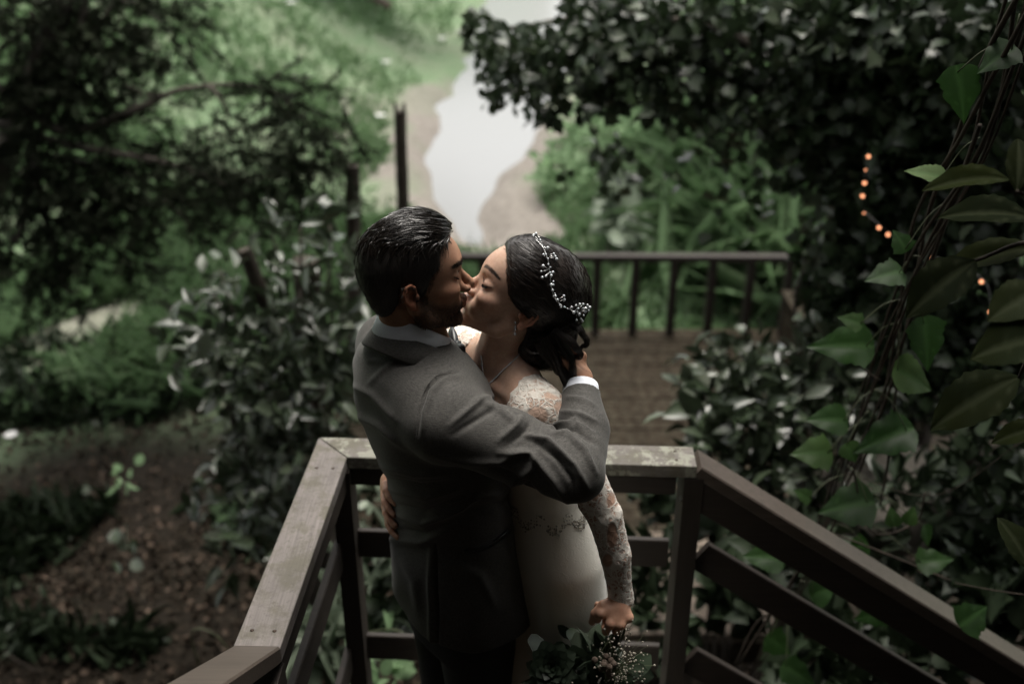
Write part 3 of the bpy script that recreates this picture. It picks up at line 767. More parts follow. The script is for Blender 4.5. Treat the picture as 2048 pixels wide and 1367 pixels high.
# right hand: fingers laid on the back of his jacket
def rhand(g):
    w = RW + (-.02, -.02, -.01)
    kn = [np.array(at(x_, y_, Y_)) for x_, y_, Y_ in ((771, 968, 1.875), (769, 990, 1.862), (771, 1012, 1.855), (776, 1034, 1.85))]
    fs = [[k, k + (.004, -.026, .0), k + (.014, -.046, -.004), k + (.028, -.060, -.010)] for k in kn]
    return hand_field(g, w, (w + sum(kn) / 4) / 2, fs, None, .014)
V, F = build_field_mesh(rhand, (-.36, 1.72, .98), (-.18, 1.98, 1.22), .0028, 1)
parts.append((V, F)); colp.append(np.tile(np.array(SKW) * (1, .85, .78), (len(V), 1)))
V, F = merge(parts); mesh('body', V, F, M_SKIN_W, bride, attrs={'col': np.vstack(colp)})

# --- dress: bodice, skirt and lace sleeves
def dress_field(g):
    zs = [.03, .30, .55, .72, .85, .95, 1.04, 1.12]
    a = np.array([.36, .25, .17, .135, .130, .124, .106, .094]); b = np.array([.40, .28, .205, .185, .182, .172, .146, .126])
    cx = [.10, .09, .085, .08, .075, .072, .065, .055]; cy = [1.93, 1.92, 1.90, 1.89, 1.885, 1.88, 1.875, 1.87]
    d = loft(g, zs, cx, cy, a, b, BYAW, 2.05)
    d = smin(d, bride_torso(g, .0035), .02)
    return d
def dress_top(g):
    d = smin(bride_torso(g, .0035), loft(g, [1.06, 1.10, 1.14], [.065, .057, .053], [1.875, 1.872, 1.87], [.104, .096, .092], [.142, .128, .124], BYAW), .01)
    for s_, S in ((1, LS), (-1, RS)): d = smin(d, ell(g, S, (.0515, .0515, .0495)), .05); d = smin(d, cone(g, (-.006, 1.862, 1.436), S + (-.004, 0, .004), .0435, .0455), .035)
    d = smin(d, chain(g, [LS, (LS + LE) / 2 + (.012, 0, 0), LE], [.048, .043, .036], .01), .03)
    d = smin(d, chain(g, [RS, (RS + REl) / 2, REl, RW], [.047, .042, .036, .028], .01), .03)
    # deep V neckline: a wedge open upward between the shoulders, along the facing direction
    u = (g.X - .005) * fd[0] + (g.Y - 1.857) * fd[1]; v = (g.X - .005) * lf[0] + (g.Y - 1.857) * lf[1]
    wv = .0035 * np.sin(g.Z * 260) ; half = np.interp(g.Z.ravel(), [1.235, 1.30, 1.36, 1.40, 1.42, 1.47], [0, .048, .088, .100, .100, .100]).astype(np.float32)[None, None, :] + wv
    cut = np.maximum(np.abs(v) - half, -.030 - u); cut = smax(cut, (1.235 - g.Z), .004)
    nb = np.maximum(np.abs(v) - (.088 + wv), 1.40 - g.Z)
    return smax(smax(d, -cut, .002), -nb, .003)
def sleeve_low(g):
    d = chain(g, [LE + (-.02, .008, .03), LE, (LE + LW) / 2 + (.006, -.004, 0), LW, LW + (.004, -.003, -.022)], [.037, .036, .032, .0255, .0275], .01)
    sc = .004 * np.sin(38 * np.arctan2(g.Y - LW[1], g.X - LW[0]) / 3.0)
    return smax(d, (LW[2] - .022 + sc) - g.Z, .002)
V1, F1 = build_field_mesh(dress_top, (-.36, 1.60, 1.06), (.26, 2.16, 1.50), .0042, 1)
V2, F2 = build_field_mesh(sleeve_low, (.12, 1.58, .93), (.28, 1.74, 1.24), .0032, 1)
V3, F3 = build_field_mesh(dress_field, (-.34, 1.50, .02), (.56, 2.36, 1.11), .009, 3)
V, F = merge([(V1, F1), (V2, F2), (V3, F3)]); N = normals(V, F)
px, py = proj(V); x, y, z = V.T
solid = np.zeros(len(V)); lace = np.ones(len(V)) * .9
arm = (np.hypot(x - np.interp(z, [LW[2], LE[2], LS[2]], [LW[0], LE[0], LS[0]]), y - np.interp(z, [LW[2], LE[2], LS[2]], [LW[1], LE[1], LS[1]])) < .07) & (x > .095) | (np.arange(len(V)) >= len(V1)) & (np.arange(len(V)) < len(V1) + len(V2))
bod = ~arm & (z < 1.27); solid[bod] = 1.0; solid[~arm & (z >= 1.27)] = 0
solid[(np.arange(len(V)) >= len(V1) + len(V2))] = 1
def band_px(pts, w0, amt):
    d, t = pdist(px, py, pts); return amt * ss(w0, w0 * .55, d)
front = (N @ CF) < .2
for pts, w0, am in [([(1092, 712), (1085, 740), (1030, 775), (1005, 800)], 11, .75), ([(1035, 778), (1085, 772), (1130, 795)], 6, .85), ([(1075, 745), (1110, 770), (1118, 780)], 7, .5), ([(1010, 800), (1012, 825)], 9, .4)]:
    solid = np.maximum(solid, band_px(pts, w0, am) * front * ~arm)
# bare tulle windows between the lace flowers
for (cx_, cy_, rx_, ry_) in [(1075, 830, 22, 18), (1105, 792, 18, 6), (1118, 812, 12, 8), (1224, 1070, 11, 26), (1215, 1120, 10, 14), (1188, 985, 10, 16), (1222, 1000, 9, 12)]:
    q = ((px - cx_) / rx_) ** 2 + ((py - cy_) / ry_) ** 2; lace *= 1 - .97 * ss(1.2, .7, q) * front
lace[z < LW[2] + .03] = 1; cuff = arm & (z < LW[2] + .004); solid[cuff] = np.maximum(solid[cuff], .45)
col = np.tile(np.array(SKW) * .92 + .02, (len(V), 1)); col[arm] = np.array((.40, .24, .17))
# cloth folds of the skirt and scratchy relief of lace
sk_ = (z < 1.05); th = np.arctan2(y - 1.89, x - .075)
V = V + N * (sk_ * ss(1.05, .5, z) * .012 * np.sin(th * 9 + z * 3) + .0005 * ~bod * np.sin(x * 310 + y * 120) * np.sin(z * 290))[:, None]
dress = mesh('dress', V, F, M_LACE, bride, attrs={'col': col, 'solid': np.clip(solid, 0, 1), 'lace': lace, 'satin': (~arm & (z < 1.25)).astype(float)})
# beaded belt at the waist
M_BEAD = NT('bead_silver').set(Base_Color=(.42, .40, .36), Roughness=.2, Metallic=.7).m
def beads(P, r, name, mat, parent, seg=6):
    ph = np.linspace(0, math.pi, 5); tv = []
    for p_ in ph:
        for k in range(seg): A = k * 2 * math.pi / seg; tv.append((math.sin(p_) * math.cos(A), math.sin(p_) * math.sin(A), math.cos(p_)))
    tv = np.array(tv); tf = np.array([(i * seg + j, i * seg + (j + 1) % seg, (i + 1) * seg + (j + 1) % seg, (i + 1) * seg + j) for i in range(4) for j in range(seg)])
    P = np.asarray(P); r = np.broadcast_to(np.asarray(r, float), (len(P),)); V_ = (P[:, None] + tv[None] * r[:, None, None]).reshape(-1, 3); F_2 = (tf[None] + (np.arange(len(P)) * len(tv))[:, None, None]).reshape(-1, 4)
    return mesh(name, V_, F_2, mat, parent)
Nd = normals(V, F); sel = np.flatnonzero((np.abs(z - 1.085 - .012 * np.sin(th * 14)) < .014) & ~arm); I = rng.choice(sel, 2600)
beads(V[I] + Nd[I] * .0015, rng.uniform(.0010, .0026, 2600), 'beaded_belt', M_BEAD, dress)
shoe_pair('shoe', (.08, 1.88), BYAW, .06, M_SHIRT, bride, heel=.05)

# --- hair: swept back from a centre parting into a low bun
def bride_hair(g):
    d = ell(g, (-.022, 0, .042), (.106, .087, .088)); d = smin(d, ell(g, (.020, 0, .066), (.062, .066, .058)), .03)
    d = smin(d, ell(g, (-.070, 0, .010), (.062, .074, .072)), .04)
    d = smax(d, poly_sd(g.X, g.Z, [(.10, .135), (.0865, .094), (.071, .074), (.060, .052), (.044, .020), (.018, .008), (-.004, .002), (-.016, -.012), (-.030, -.038), (-.050, -.060), (-.16, -.08), (-.17, .2), (.1, .2)]), .010)
    d = smin(d, ell(g, (-.092, .004, -.040), (.050, .062, .052)), .025)     # bun
    d = smin(d, ell(g, (-.072, .020, -.085), (.040, .046, .034)), .02)
    return d
V, F = build_field_mesh(bride_hair, (-.17, -.11, -.15), (.11, .11, .16), .0028, 2); Nn = normals(V, F); BHV, BHN = V, Nn
u_ = np.arctan2(V[:, 1], V[:, 2]); 
bhair = mesh('hair', bw_(V), F, M_HAIR_W, bride)
def bflow(P):
    x, y, z = P.T; s_ = np.sign(y + 1e-6)
    f0 = np.stack([-np.ones_like(x), s_ * .9 * ss(.10, .06, np.abs(y) + .04) , -.25 - 1.0 * ss(-.02, -.09, x) ], 1)
    bx, bz = x + .09, z + .035; bun = ss(.075, .045, np.sqrt(bx ** 2 + bz ** 2))[:, None]
    sw = np.stack([-bz * 20, 0 * x, bx * 20], 1)
    return f0 * (1 - bun) + sw * bun
strands(V, Nn, V[:, 2] > -.06, 9000, bflow, 11, .0062, .006, .012, .00030, bw_, 'hair_strands', M_HAIR_W, bhair, .10, 500)
strands(V, Nn, (V[:, 0] < -.05) & (V[:, 2] < .0), 1500, bflow, 9, .006, .01, .10, .00028, bw_, 'loose_strands', M_HAIR_W, bhair, .45, 200)
strands(V, Nn, V[:, 2] > -.04, 1300, bflow, 11, .0066, .012, .018, .00062, bw_, 'hair_locks', M_HAIR_W, bhair, .07)
strands(V, Nn, V[:, 2] > -.03, 90, bflow, 10, .0075, .03, .16, .00013, bw_, 'flyaway_hairs', M_HAIR_W, bhair, .5)
# curls hanging from the bun, drawn as locks of many hairs
def lock(path, n, rad, r=.0003, cur=.006, turns=3):
    c = curve(path, 26); T, Nf, Bf = frames(c); t = np.linspace(0, 1, len(c)); C = []
    for i in range(n):
        a0 = rng.uniform(0, 6.28); rr = rad * math.sqrt(rng.random()); k = (1 - .6 * t) * rr
        ph = rng.normal(0, .25)
        C.append(c + Nf * (k * math.cos(a0) + cur * t * np.cos(turns * 6.28 * t + ph))[:, None] + Bf * (k * math.sin(a0) + cur * t * np.sin(turns * 6.28 * t + ph))[:, None])
    return ribbons(np.array(C), np.full(n, r))
tiny = []
for k in range(90):
    a_, b_ = rng.uniform(0, 6.28), rng.uniform(-1, 1); u = np.array([math.cos(a_) * math.sqrt(1 - b_ * b_), math.sin(a_) * math.sqrt(1 - b_ * b_), b_])
    if u[0] > .35 or u[1] < -.6: continue
    c0 = np.array([-.088, .006, -.050]); rd = np.array([.054, .064, .062]); v = np.cross(u, rng.normal(size=3)); v /= np.linalg.norm(v); w2 = np.cross(u, v); rr_ = rng.uniform(.012, .024); th_ = np.linspace(0, rng.uniform(3, 6), 7)
    pth = np.array([c0 + (u + (v * math.cos(t_) + w2 * math.sin(t_)) * rr_ / .06) / np.linalg.norm(u + (v * math.cos(t_) + w2 * math.sin(t_)) * rr_ / .06) * rd * (1.0 + .02 * t_) for t_ in th_]); V_, F_2 = lock(pth, 26, .0045, .00024, .001, 1); tiny.append((V_, F_2))
V_, F_2 = merge(tiny); mesh('pinned_curls', bw_(V_), F_2, M_HAIR_W, bhair)
A = lambda q: [at(a_, b_, c_) for a_, b_, c_ in q]
Lk = [lock(A([(1130, 640, 1.80), (1163, 662, 1.78), (1172, 690, 1.78), (1150, 698, 1.79)]), 120, .010, cur=.004), lock(A([(1105, 660, 1.77), (1150, 690, 1.76), (1158, 712, 1.77), (1140, 720, 1.78)]), 120, .011, cur=.004),
      lock(A([(1060, 655, 1.76), (1050, 690, 1.755), (1062, 706, 1.75), (1078, 706, 1.75)]), 60, .004, cur=.001, turns=1),
      lock(A([(1090, 670, 1.77), (1110, 720, 1.765), (1135, 760, 1.765), (1150, 790, 1.77)]), 220, .018, cur=.004, turns=1.5), lock(A([(1110, 660, 1.77), (1135, 710, 1.77), (1150, 750, 1.765), (1160, 772, 1.77)]), 160, .014, cur=.005, turns=2),
      lock(A([(1100, 690, 1.76), (1118, 740, 1.75), (1136, 785, 1.75), (1142, 800, 1.75)]), 60, .008, cur=.003, turns=1), lock(A([(1080, 680, 1.77), (1115, 735, 1.77), (1150, 745, 1.77)]), 120, .016, cur=.006, turns=2),
      lock(A([(1140, 690, 1.78), (1170, 730, 1.77), (1190, 745, 1.76)]), 5, .02, .00018, .002, 1), lock(A([(1150, 600, 1.8), (1195, 660, 1.78), (1225, 675, 1.78)]), 4, .015, .00016, .002, 1)]
V_, F_2 = merge(Lk); mesh('curls', V_, F_2, M_HAIR_W, bhair)
lashes(bw_, bride, 60, .0075, ex=.0885)
HN_B = normals(HV_B, HF_B); x, y, z = HV_B.T; cb = head_cols(HV_B, SKW, False)[:, 0] < .2
short_hairs(cb & (z > .024), HV_B, HN_B, 900, (-.5, 0, .15), .005, .00022, bw_, 'eyebrow', M_HAIR_W, bride, .1, .12)

# --- hair vine, earring, necklace
BW = bw_(BHV); BWN = BHN @ BR.T
def on_hair(pxs, lift, n): return drape_on(pxs, BW, BWN, lift, n, (1.6, 2.0))
main, mn = on_hair([(1068, 480), (1083, 495), (1094, 520), (1098, 545), (1101, 570), (1106, 590), (1118, 606), (1140, 618), (1158, 622)], .004, 40)
vine = MB(); a_, b_ = tube(main, .0008, 5); vine.add(a_, b_); BP, Br = [], []
sprigs = [((1066, 478), (1078, 484)), ((1070, 475), (1080, 482)), ((1078, 487), (1084, 493)), ((1092, 501), (1085, 500)), ((1084, 513), (1096, 522)), ((1107, 517), (1096, 514)), ((1104, 512), (1095, 512)), ((1110, 522), (1096, 516)),
          ((1084, 534), (1097, 540)), ((1081, 544), (1097, 540)), ((1083, 555), (1098, 545)), ((1090, 553), (1098, 545)), ((1103, 546), (1100, 552)), ((1100, 552), (1100, 552)), ((1104, 569), (1102, 566)), ((1103, 579), (1102, 576)), ((1100, 569), (1102, 566)),
          ((1112, 597), (1108, 592)), ((1124, 590), (1112, 598)), ((1125, 597), (1114, 601)), ((1119, 611), (1116, 604)), ((1126, 611), (1120, 607)), ((1108, 590), (1107, 588)),
          ((1139, 611), (1134, 614)), ((1147, 608), (1142, 617)), ((1154, 606), (1146, 619)), ((1160, 606), (1150, 620)), ((1143, 621), (1140, 618)), ((1153, 625), (1148, 620)), ((1160, 614), (1155, 621)), ((1165, 614), (1156, 622)), ((1172, 612), (1158, 622)),
          ((1148, 636), (1150, 624)), ((1156, 634), (1153, 624)), ((1161, 627), (1156, 622)), ((1164, 620), (1157, 622)), ((1158, 638), (1154, 625)), ((1168, 608), (1158, 620)), ((1170, 618), (1160, 622)), ((1151, 614), (1146, 619))]
for (tx, ty), (sx, sy_) in sprigs:
    q, nq = on_hair([(sx, sy_), (tx + .1, ty + .1)], .005, 2); q = q.copy(); q[1] += nq[1] * .003
    if np.linalg.norm(q[1] - q[0]) > .03: continue
    a_, b_ = tube(np.array([q[0], (q[0] + q[1]) / 2, q[1]]), .0005, 4); vine.add(a_, b_); BP.append(q[1]); Br.append(rng.uniform(.0024, .0036))
for i in range(0, len(main), 2): BP.append(main[i] + mn[i] * .002 + rng.normal(0, .002, 3)); Br.append(rng.uniform(.0012, .0022))
vn = vine.build('hair_vine', M_SILVER, bride, smooth=True); beads(BP, Br, 'crystal', M_CRYSTAL, vn, 7)
ec = at(1031, 645, 1.785); er = MB(); a_, b_ = tube([ec, ec - (0, 0, .006), ec - (.0005, 0, .024)], .0006, 5); er.add(a_, b_); eo = er.build('earring', M_SILVER, bride)
beads([ec, ec - (0, 0, .009), ec - (0, 0, .0145), ec - (.0003, 0, .0185), ec - (.0005, 0, .025)], [.0026, .0020, .0024, .0016, .0034], 'crystal', M_CRYSTAL, eo, 8)
NS = normals(SKV, SKF); l1, n1 = drape_on([(1046, 697), (1030, 718), (1005, 742), (985, 762), (971, 772)], SKV, NS, .002, 60, (1.6, 2.0)); l2, n2 = drape_on([(964, 712), (966, 735), (968, 755), (971, 772)], SKV, NS, .002, 34, (1.6, 2.0))
no = beads(np.vstack([l1, l2]), .0015, 'necklace', M_CRYSTAL, bride, 6); beads([l1[-1] + n1[-1] * .002], [.0030], 'pendant', M_CRYSTAL, no, 8)
# ================================================================ landing rail, lower deck, posts
def wood(name, c1, c2, grain=(1, 1, 1), rough=.7, moss=0.0, bump=.35, peel=None):
    t = NT(name); v = t.obj(); g = t.noise(1, 5, .65, t.scaled(grain, v)); big = t.noise(5, 4, .6)
    c = t.ramp(g, [(.30, c1), (.70, c2)])
    if moss:
        m = t.ramp(t.noise(16, 5, .7), [(.46, 0.0), (.60, 1.0)]); c = t.mix(t.math('MULTIPLY', m, moss), c, (.095, .088, .062))
        sp = t.ramp(t.noise(70, 3, .7), [(.55, 0.0), (.66, 1.0)]); c = t.mix(t.math('MULTIPLY', sp, .5 * moss), c, (.06, .055, .045))
    if peel:
        m = t.ramp(t.noise(22, 6, .75), [(.50, 0.0), (.53, 1.0)]); c = t.mix(t.math('MULTIPLY', m, .65), c, peel)
    c = t.mix(t.ramp(big, [(.3, 0.0), (.75, .45)]), c, tuple(np.array(c1) * .6))
    t.set(Base_Color=c, Roughness=rough, Specular_IOR_Level=.35)
    t.bump(g, bump, .002); return t.m
# weathered cap timbers run along x or along y: the grain follows the timber
M_CAPY = wood('weathered_cap', (.115, .102, .096), (.205, .183, .172), (160, 5, 60), .75, .8)
M_CAPX = wood('weathered_cap_long', (.09, .082, .073), (.18, .162, .147), (5, 160, 60), .75, .8, peel=(.30, .31, .25))
M_STAIN = wood('brown_stained_timber', (.012, .009, .0065), (.028, .020, .015), (60, 60, 6), .65, bump=.2)
M_STAINX = wood('brown_stained_rail', (.013, .0095, .007), (.031, .022, .017), (5, 90, 90), .65, bump=.2)
M_HAND = wood('brown_worn_handrail', (.046, .036, .029), (.088, .070, .058), (5, 110, 110), .5, bump=.15)
M_DECK = wood('old_deck_boards', (.009, .0065, .004), (.032, .023, .015), (70, 4, 40), .8, .35)
M_DECK.node_tree.nodes['Principled BSDF'].inputs['Specular IOR Level'].default_value = .06
M_POLE = wood('dark_bark', (.016, .012, .009), (.060, .045, .034), (30, 30, 8), .9, .3, .8)
M_STEP = wood('grey_step_boards', (.09, .070, .052), (.24, .19, .15), (4, 70, 40), .8, .3)

# --- landing (the two people stand on it) and the flight of stairs the camera looks down from
lan = empty('stair_landing', (0, 1.85, 0), 'brown timber landing floor under the couple at the top of the stairs', 'landing')
b = MB()
for i in range(9): b.box((-.02, 1.35 + i * .118, -.02), (1.02, .112, .036), bev=.004)
b.build('floor_boards', M_STAINX, lan)
for y_ in (2.27, 1.28): b = MB(); b.box((-.02, y_, -.13), (1.02, .04, .17), bev=.003); b.build('joist', M_STAINX, lan)
for x_, y_ in ((-.5, 2.24), (.5, 2.24), (-.5, 1.3), (.5, 1.3)):
    b = MB(); b.box((x_ * .92, y_, -1.2), (.09, .09, 2.1), bev=.004); b.build('support_post', M_STAIN, lan)
# --- railing: corner posts, cap, two lower rails on each side
ZC = .985                       # top of the cap
cl = np.array([at(665, 893, Z=ZC)[0], at(665, 893, Z=ZC)[1]]); cr = at(1390, 912, Z=ZC)[:2]
ll = at(512, 1296, Z=ZC)[:2]
rail = empty('stair_railing', (0, 2.2, 0), 'brown timber railing round the landing with lichened grey cap and sloping right handrail', 'railing')
WC = .094; TH = .036
def prism(quad, z0, z1):
    q = [np.array([*p, 0]) for p in quad]; V = [p + (0, 0, z0) for p in q] + [p + (0, 0, z1) for p in q]; n = len(q)
    return V, [tuple(range(n - 1, -1, -1)), tuple(range(n, 2 * n))] + [(i, (i + 1) % n, n + (i + 1) % n, n + i) for i in range(n)]
def bevel(o, w=.003, seg=2):
    m = o.modifiers.new('bevel', 'BEVEL'); m.width = w; m.segments = seg; m.limit_method = 'ANGLE'; m.angle_limit = R(35); return o
def subdivided(o): return o
# mitred cap: left piece (towards the camera) and far piece
dy = (cl - ll); dy /= np.linalg.norm(dy); nx_ = np.array([dy[1], -dy[0]]); dx = (cr - cl); dx /= np.linalg.norm(dx); ny_ = np.array([-dx[1], dx[0]])
outer = cl + (-nx_ + ny_) * WC / 2; inner = cl + (nx_ - ny_) * WC / 2
g_ = .0012
V_, F_2 = prism([ll - nx_ * WC / 2, ll + nx_ * WC / 2, inner - dy * g_, outer - dy * g_], ZC - TH, ZC); bevel(mesh('cap_board', V_, F_2, M_CAPY, rail, False))
V_, F_2 = prism([inner + dx * g_, cr - ny_ * WC / 2, cr + ny_ * WC / 2, outer + dx * g_], ZC - TH, ZC); bevel(mesh('cap_board', V_, F_2, M_CAPX, rail, False))
# rail of the upper flight, rising towards the viewer on the left
p0 = np.array([*ll, ZC - TH / 2]) - np.array([*dy, 0]) * .001; p1 = p0 + np.array([-.02, -.62, .42])
b = MB(); b.beam(p0 + (0, .003, 0), p1, WC, TH, bev=.004); b.build('cap_board', M_HAND, rail)
# descending handrail on the right
q0 = np.array([*cr, ZC - TH / 2]); slope = np.array([1.0, -.05, -.665]); 
b = MB(); b.beam(q0 + slope * .003, q0 + slope * 1.75, WC * .95, TH, bev=.004); b.build('handrail', M_HAND, rail)
b = MB(); b.beam(q0 + (-.012, -.030, -.0605), q0 + slope * 1.75 + (0, -.030, -.0605), .022, .085); b.build('rail_board', M_STAINX, rail)
# far side lower rails and left side lower rails
zs_ = [.720, .345]
for z_ in zs_:
    b = MB(); b.beam(np.array([cl[0] + .02, cl[1] - .0, z_ - .045]), np.array([cr[0] - .05, cr[1] - .0, z_ - .045]), .020, .090); b.build('lower_rail', M_STAINX, rail)
    b = MB(); b.beam(q0 * (1, 1, 0) + (.035, 0, z_ - .050), q0 * (1, 1, 0) + (.035, 0, z_ - .050) + slope * 1.7, .022, .090); b.build('lower_rail', M_STAINX, rail)
    b = MB(); b.beam(np.array([cl[0] + .002, cl[1] - .05, z_ - .045]), np.array([ll[0] + .002, ll[1] + .02, z_ - .045]), .020, .090); b.build('lower_rail', M_STAINX, rail)
    b = MB(); b.beam(np.array([ll[0] + .002, ll[1] - .02, z_ - .045]), np.array([ll[0] - .02, ll[1] - .60, z_ + .36]), .020, .090); b.build('lower_rail', M_STAINX, rail)
b = MB(); b.beam(np.array([cl[0] + .03, cl[1] - .030, ZC - TH - .030]), np.array([cr[0] - .05, cr[1] - .030, ZC - TH - .030]), .020, .055); b.build('rail_board', M_STAINX, rail)
b = MB(); b.beam(np.array([cl[0] + .030, cl[1] - .05, ZC - TH - .034]), np.array([ll[0] + .030, ll[1] + .02, ZC - TH - .034]), .020, .060); b.build('rail_board', M_STAINX, rail)
for (x_, y_), z0, h_ in (((cl[0] + .024, cl[1] - .018), 0, ZC - TH - .001), ((cr[0] - .006, cr[1] - .002), 0, ZC - TH - .001), ((ll[0] + .02, ll[1] - .02), 0, ZC - TH - .02), ((q0[0] + .98, q0[1] - .06), -1.1, ZC - TH - .66 - .025)):
    b = MB(); b.box((x_, y_, (z0 - .2 + h_) / 2), (.050, .088, h_ - z0 + .2), bev=.004); b.build('post', M_STAIN, rail)
M_SCREW = m_plain('rusty_screw', (.045, .03, .022), .6, .6)
for (ax0, ay0) in ((ll + dy * .05 - nx_ * .022), (ll + dy * .05 + nx_ * .024), (cl - dy * .10 - nx_ * .020), (cl - dy * .10 + nx_ * .022), (cr - dx * .05 + ny_ * .022), (cr - dx * .05 - ny_ * .020)):
    V_, F_2 = tube([(ax0, ay0, ZC - .002), (ax0, ay0, ZC + .0008)], .0042, 10); mesh('screw_head', V_, F_2, M_SCREW, rail)
# --- flights of stairs: one down to the right, one up behind the camera
dn = empty('lower_stairs', (1.3, 1.9, -1.2), 'brown timber stairs going down to the right from the landing', 'stairs')
for i in range(10):
    b = MB(); b.box((.62 + i * .27, 1.80, -.19 - i * .18), (.28, .86, .036), bev=.004); b.build('tread', M_STAINX, dn)
for y_ in (1.37, 2.23):
    b = MB(); b.beam((.50, y_, -.14), (3.3, y_, -.14 - 2.8 * .665), .04, .22); b.build('stringer', M_STAINX, dn)
up_ = empty('upper_stairs', (0, .4, 0), 'brown timber stairs rising behind the viewpoint', 'stairs')
for i in range(6):
    b = MB(); b.box((-.02, 1.15 - i * .27, .17 + i * .18), (.96, .28, .036), bev=.004); b.build('tread', M_STAINX, up_)

# --- lower deck with its balustrade
ZD = -2.2; YB = at(1268, 668, Z=ZD)[1]
deck = empty('lower_deck', (1, 8, ZD - .2), 'weathered brown plank deck below, ending at a dark balustrade', 'deck')
b = MB(); yy = 6.1; 
while yy < YB + .1:
    w_ = .135; b.box((1.0 + rng.normal(0, .01), yy, ZD - .02 + rng.normal(0, .002)), (5.2, w_ - .010, .036), bev=.004); yy += w_
b.build('deck_boards', M_STEP if False else M_DECK, deck)
for y_ in (6.02, YB + .14): b = MB(); b.box((1.0, y_, ZD - .12), (5.2, .04, .20)); b.build('fascia', M_STAINX, deck)
bal = empty('balustrade', (1, YB, ZD), 'dark brown timber balustrade at the far edge of the lower deck', 'balustrade')
HB = at(1268, 508, Y=YB)[2]
b = MB(); b.beam((-1.6, YB + .03, HB - .035), (3.15, YB - .03, HB - .035), .10, .065); b.build('top_rail', M_STAINX, bal)
for k in range(-4, 6):
    x_ = .87 + .392 * k
    if x_ > 3: continue
    b = MB(); b.box((x_, YB, (ZD + HB - .068) / 2), (.078, .078, HB - .068 - ZD), bev=.004); b.build('baluster', M_STAIN, bal)
b = MB(); b.box((3.02, YB, (ZD + HB) / 2 - .05), (.11, .11, HB - ZD - .1), bev=.005); b.build('end_post', M_STAIN, bal)
# planter / bench box at the deck's right end
bx = empty('timber_planter_box', (3.0, 8.3, ZD), 'dark weathered plank box standing at the right end of the deck, overgrown', 'planter box')
b = MB()
for k in range(5): b.box((2.95, 8.35, ZD + .09 + k * .155), (.72, .62, .148), bev=.006)
b.build('plank_sides', M_DECK, bx); b = MB(); b.box((2.95, 8.35, ZD + .80), (.78, .68, .035), bev=.004); b.build('rim', M_DECK, bx)
# steps of old boards climbing from the deck towards the landing
stp = empty('garden_steps', (.6, 5, -2), 'old grey plank steps in the ivy between the deck and the landing', 'steps')
for i in range(5):
    zz = ZD + .10 + i * .15; yy = 5.75 - i * .36
    b = MB(); b.box((.75, yy, zz), (2.1, .26, .05), bev=.006); b.build('tread', M_STEP, stp)
    b = MB(); b.box((.75, yy - .14, zz - .09), (2.1, .03, .16), bev=.004); b.build('riser', M_DECK, stp)

# --- rough timber posts
def pole(px0, py0, px1, py1, Y, wpx, label, lean=0, notch=True):
    top = at(px0, py0, Y=Y); bot = at(px1, py1, Y=Y - .0); d_ = (bot - top); d_ /= np.linalg.norm(d_) 
    zg = -2.6; L = (top[2] - zg) / -d_[2]; r0 = wpx / 2 / (FPX / ((top - CC) @ CF))
    pts = top + d_ * np.linspace(0, L, 26)[:, None]; V_, F_2 = tube(pts, np.linspace(r0 * .95, r0 * 1.08, 26), 14, True, .06)
    o = mesh('timber_post', np.array(V_), F_2, M_POLE, None, False); tag(o, label, 'post', 'old posts by the shrub')
    if notch:
        for s_ in (-1, 1): b = MB(); b.box(top + (s_ * r0 * .62, 0, .03), (r0 * .45, r0 * 1.1, .09), bev=.004); b.build('notched_top', M_POLE, o)
    return o
pole(800, 222, 807, 440, 9.3, 26, 'tall thin dark post with a notched top, standing before the stream bank')
pole(705, 330, 709, 640, 8.4, 32, 'thick dark post with a pale broken top, behind the glossy shrub', notch=False)
pole(489, 498, 566, 700, 5.35, 32, 'short dark post leaning to the right in the left of the shrub', notch=False)
pole(612, 520, 625, 760, 5.6, 58, 'squat broad dark stump post overgrown by the shrub', notch=False)
# ================================================================ terrain and stream
SPX = [(935, 445, 28), (915, 395, 62), (938, 340, 78), (962, 280, 95), (985, 225, 105), (1010, 170, 95), (1050, 110, 95), (1064, 50, 100), (1070, 5, 95), (1074, -60, 95)]
ZW = -3.0
SC_ = np.array([at(a_, b_, Z=ZW)[:2] for a_, b_, c_ in SPX]); SW_ = np.array([at(a_ + c_, b_, Z=ZW)[0] - at(a_, b_, Z=ZW)[0] for a_, b_, c_ in SPX])
SC_ = np.vstack([[SC_[0] + (.3, -1.2)], SC_, [SC_[-1] + (3, 40)]]); SW_ = np.concatenate([[.1], SW_, [SW_[-1] * 1.5]])
def vnoise(x, y, s, seed=0):
    r = np.random.default_rng(seed); T = r.random((128, 128)); u, v = x / s + 40, y / s + 40; i, j = np.floor(u).astype(int), np.floor(v).astype(int)
    f, g = u - i, v - j; f = f * f * (3 - 2 * f); g = g * g * (3 - 2 * g); q = lambda a, b: T[a % 128, b % 128]
    return (q(i, j) * (1 - f) + q(i + 1, j) * f) * (1 - g) + (q(i, j + 1) * (1 - f) + q(i + 1, j + 1) * f) * g - .5
def stream_d(x, y):
    """signed distance-like: negative inside the stream; s>0 east bank, s<0 west bank"""
    d, t = pdist(x, y, SC_); w_ = np.interp(t, np.linspace(0, 1, len(SW_)), SW_); xc = np.interp(y, SC_[:, 1], SC_[:, 0]); return d - w_, np.sign(x - xc)
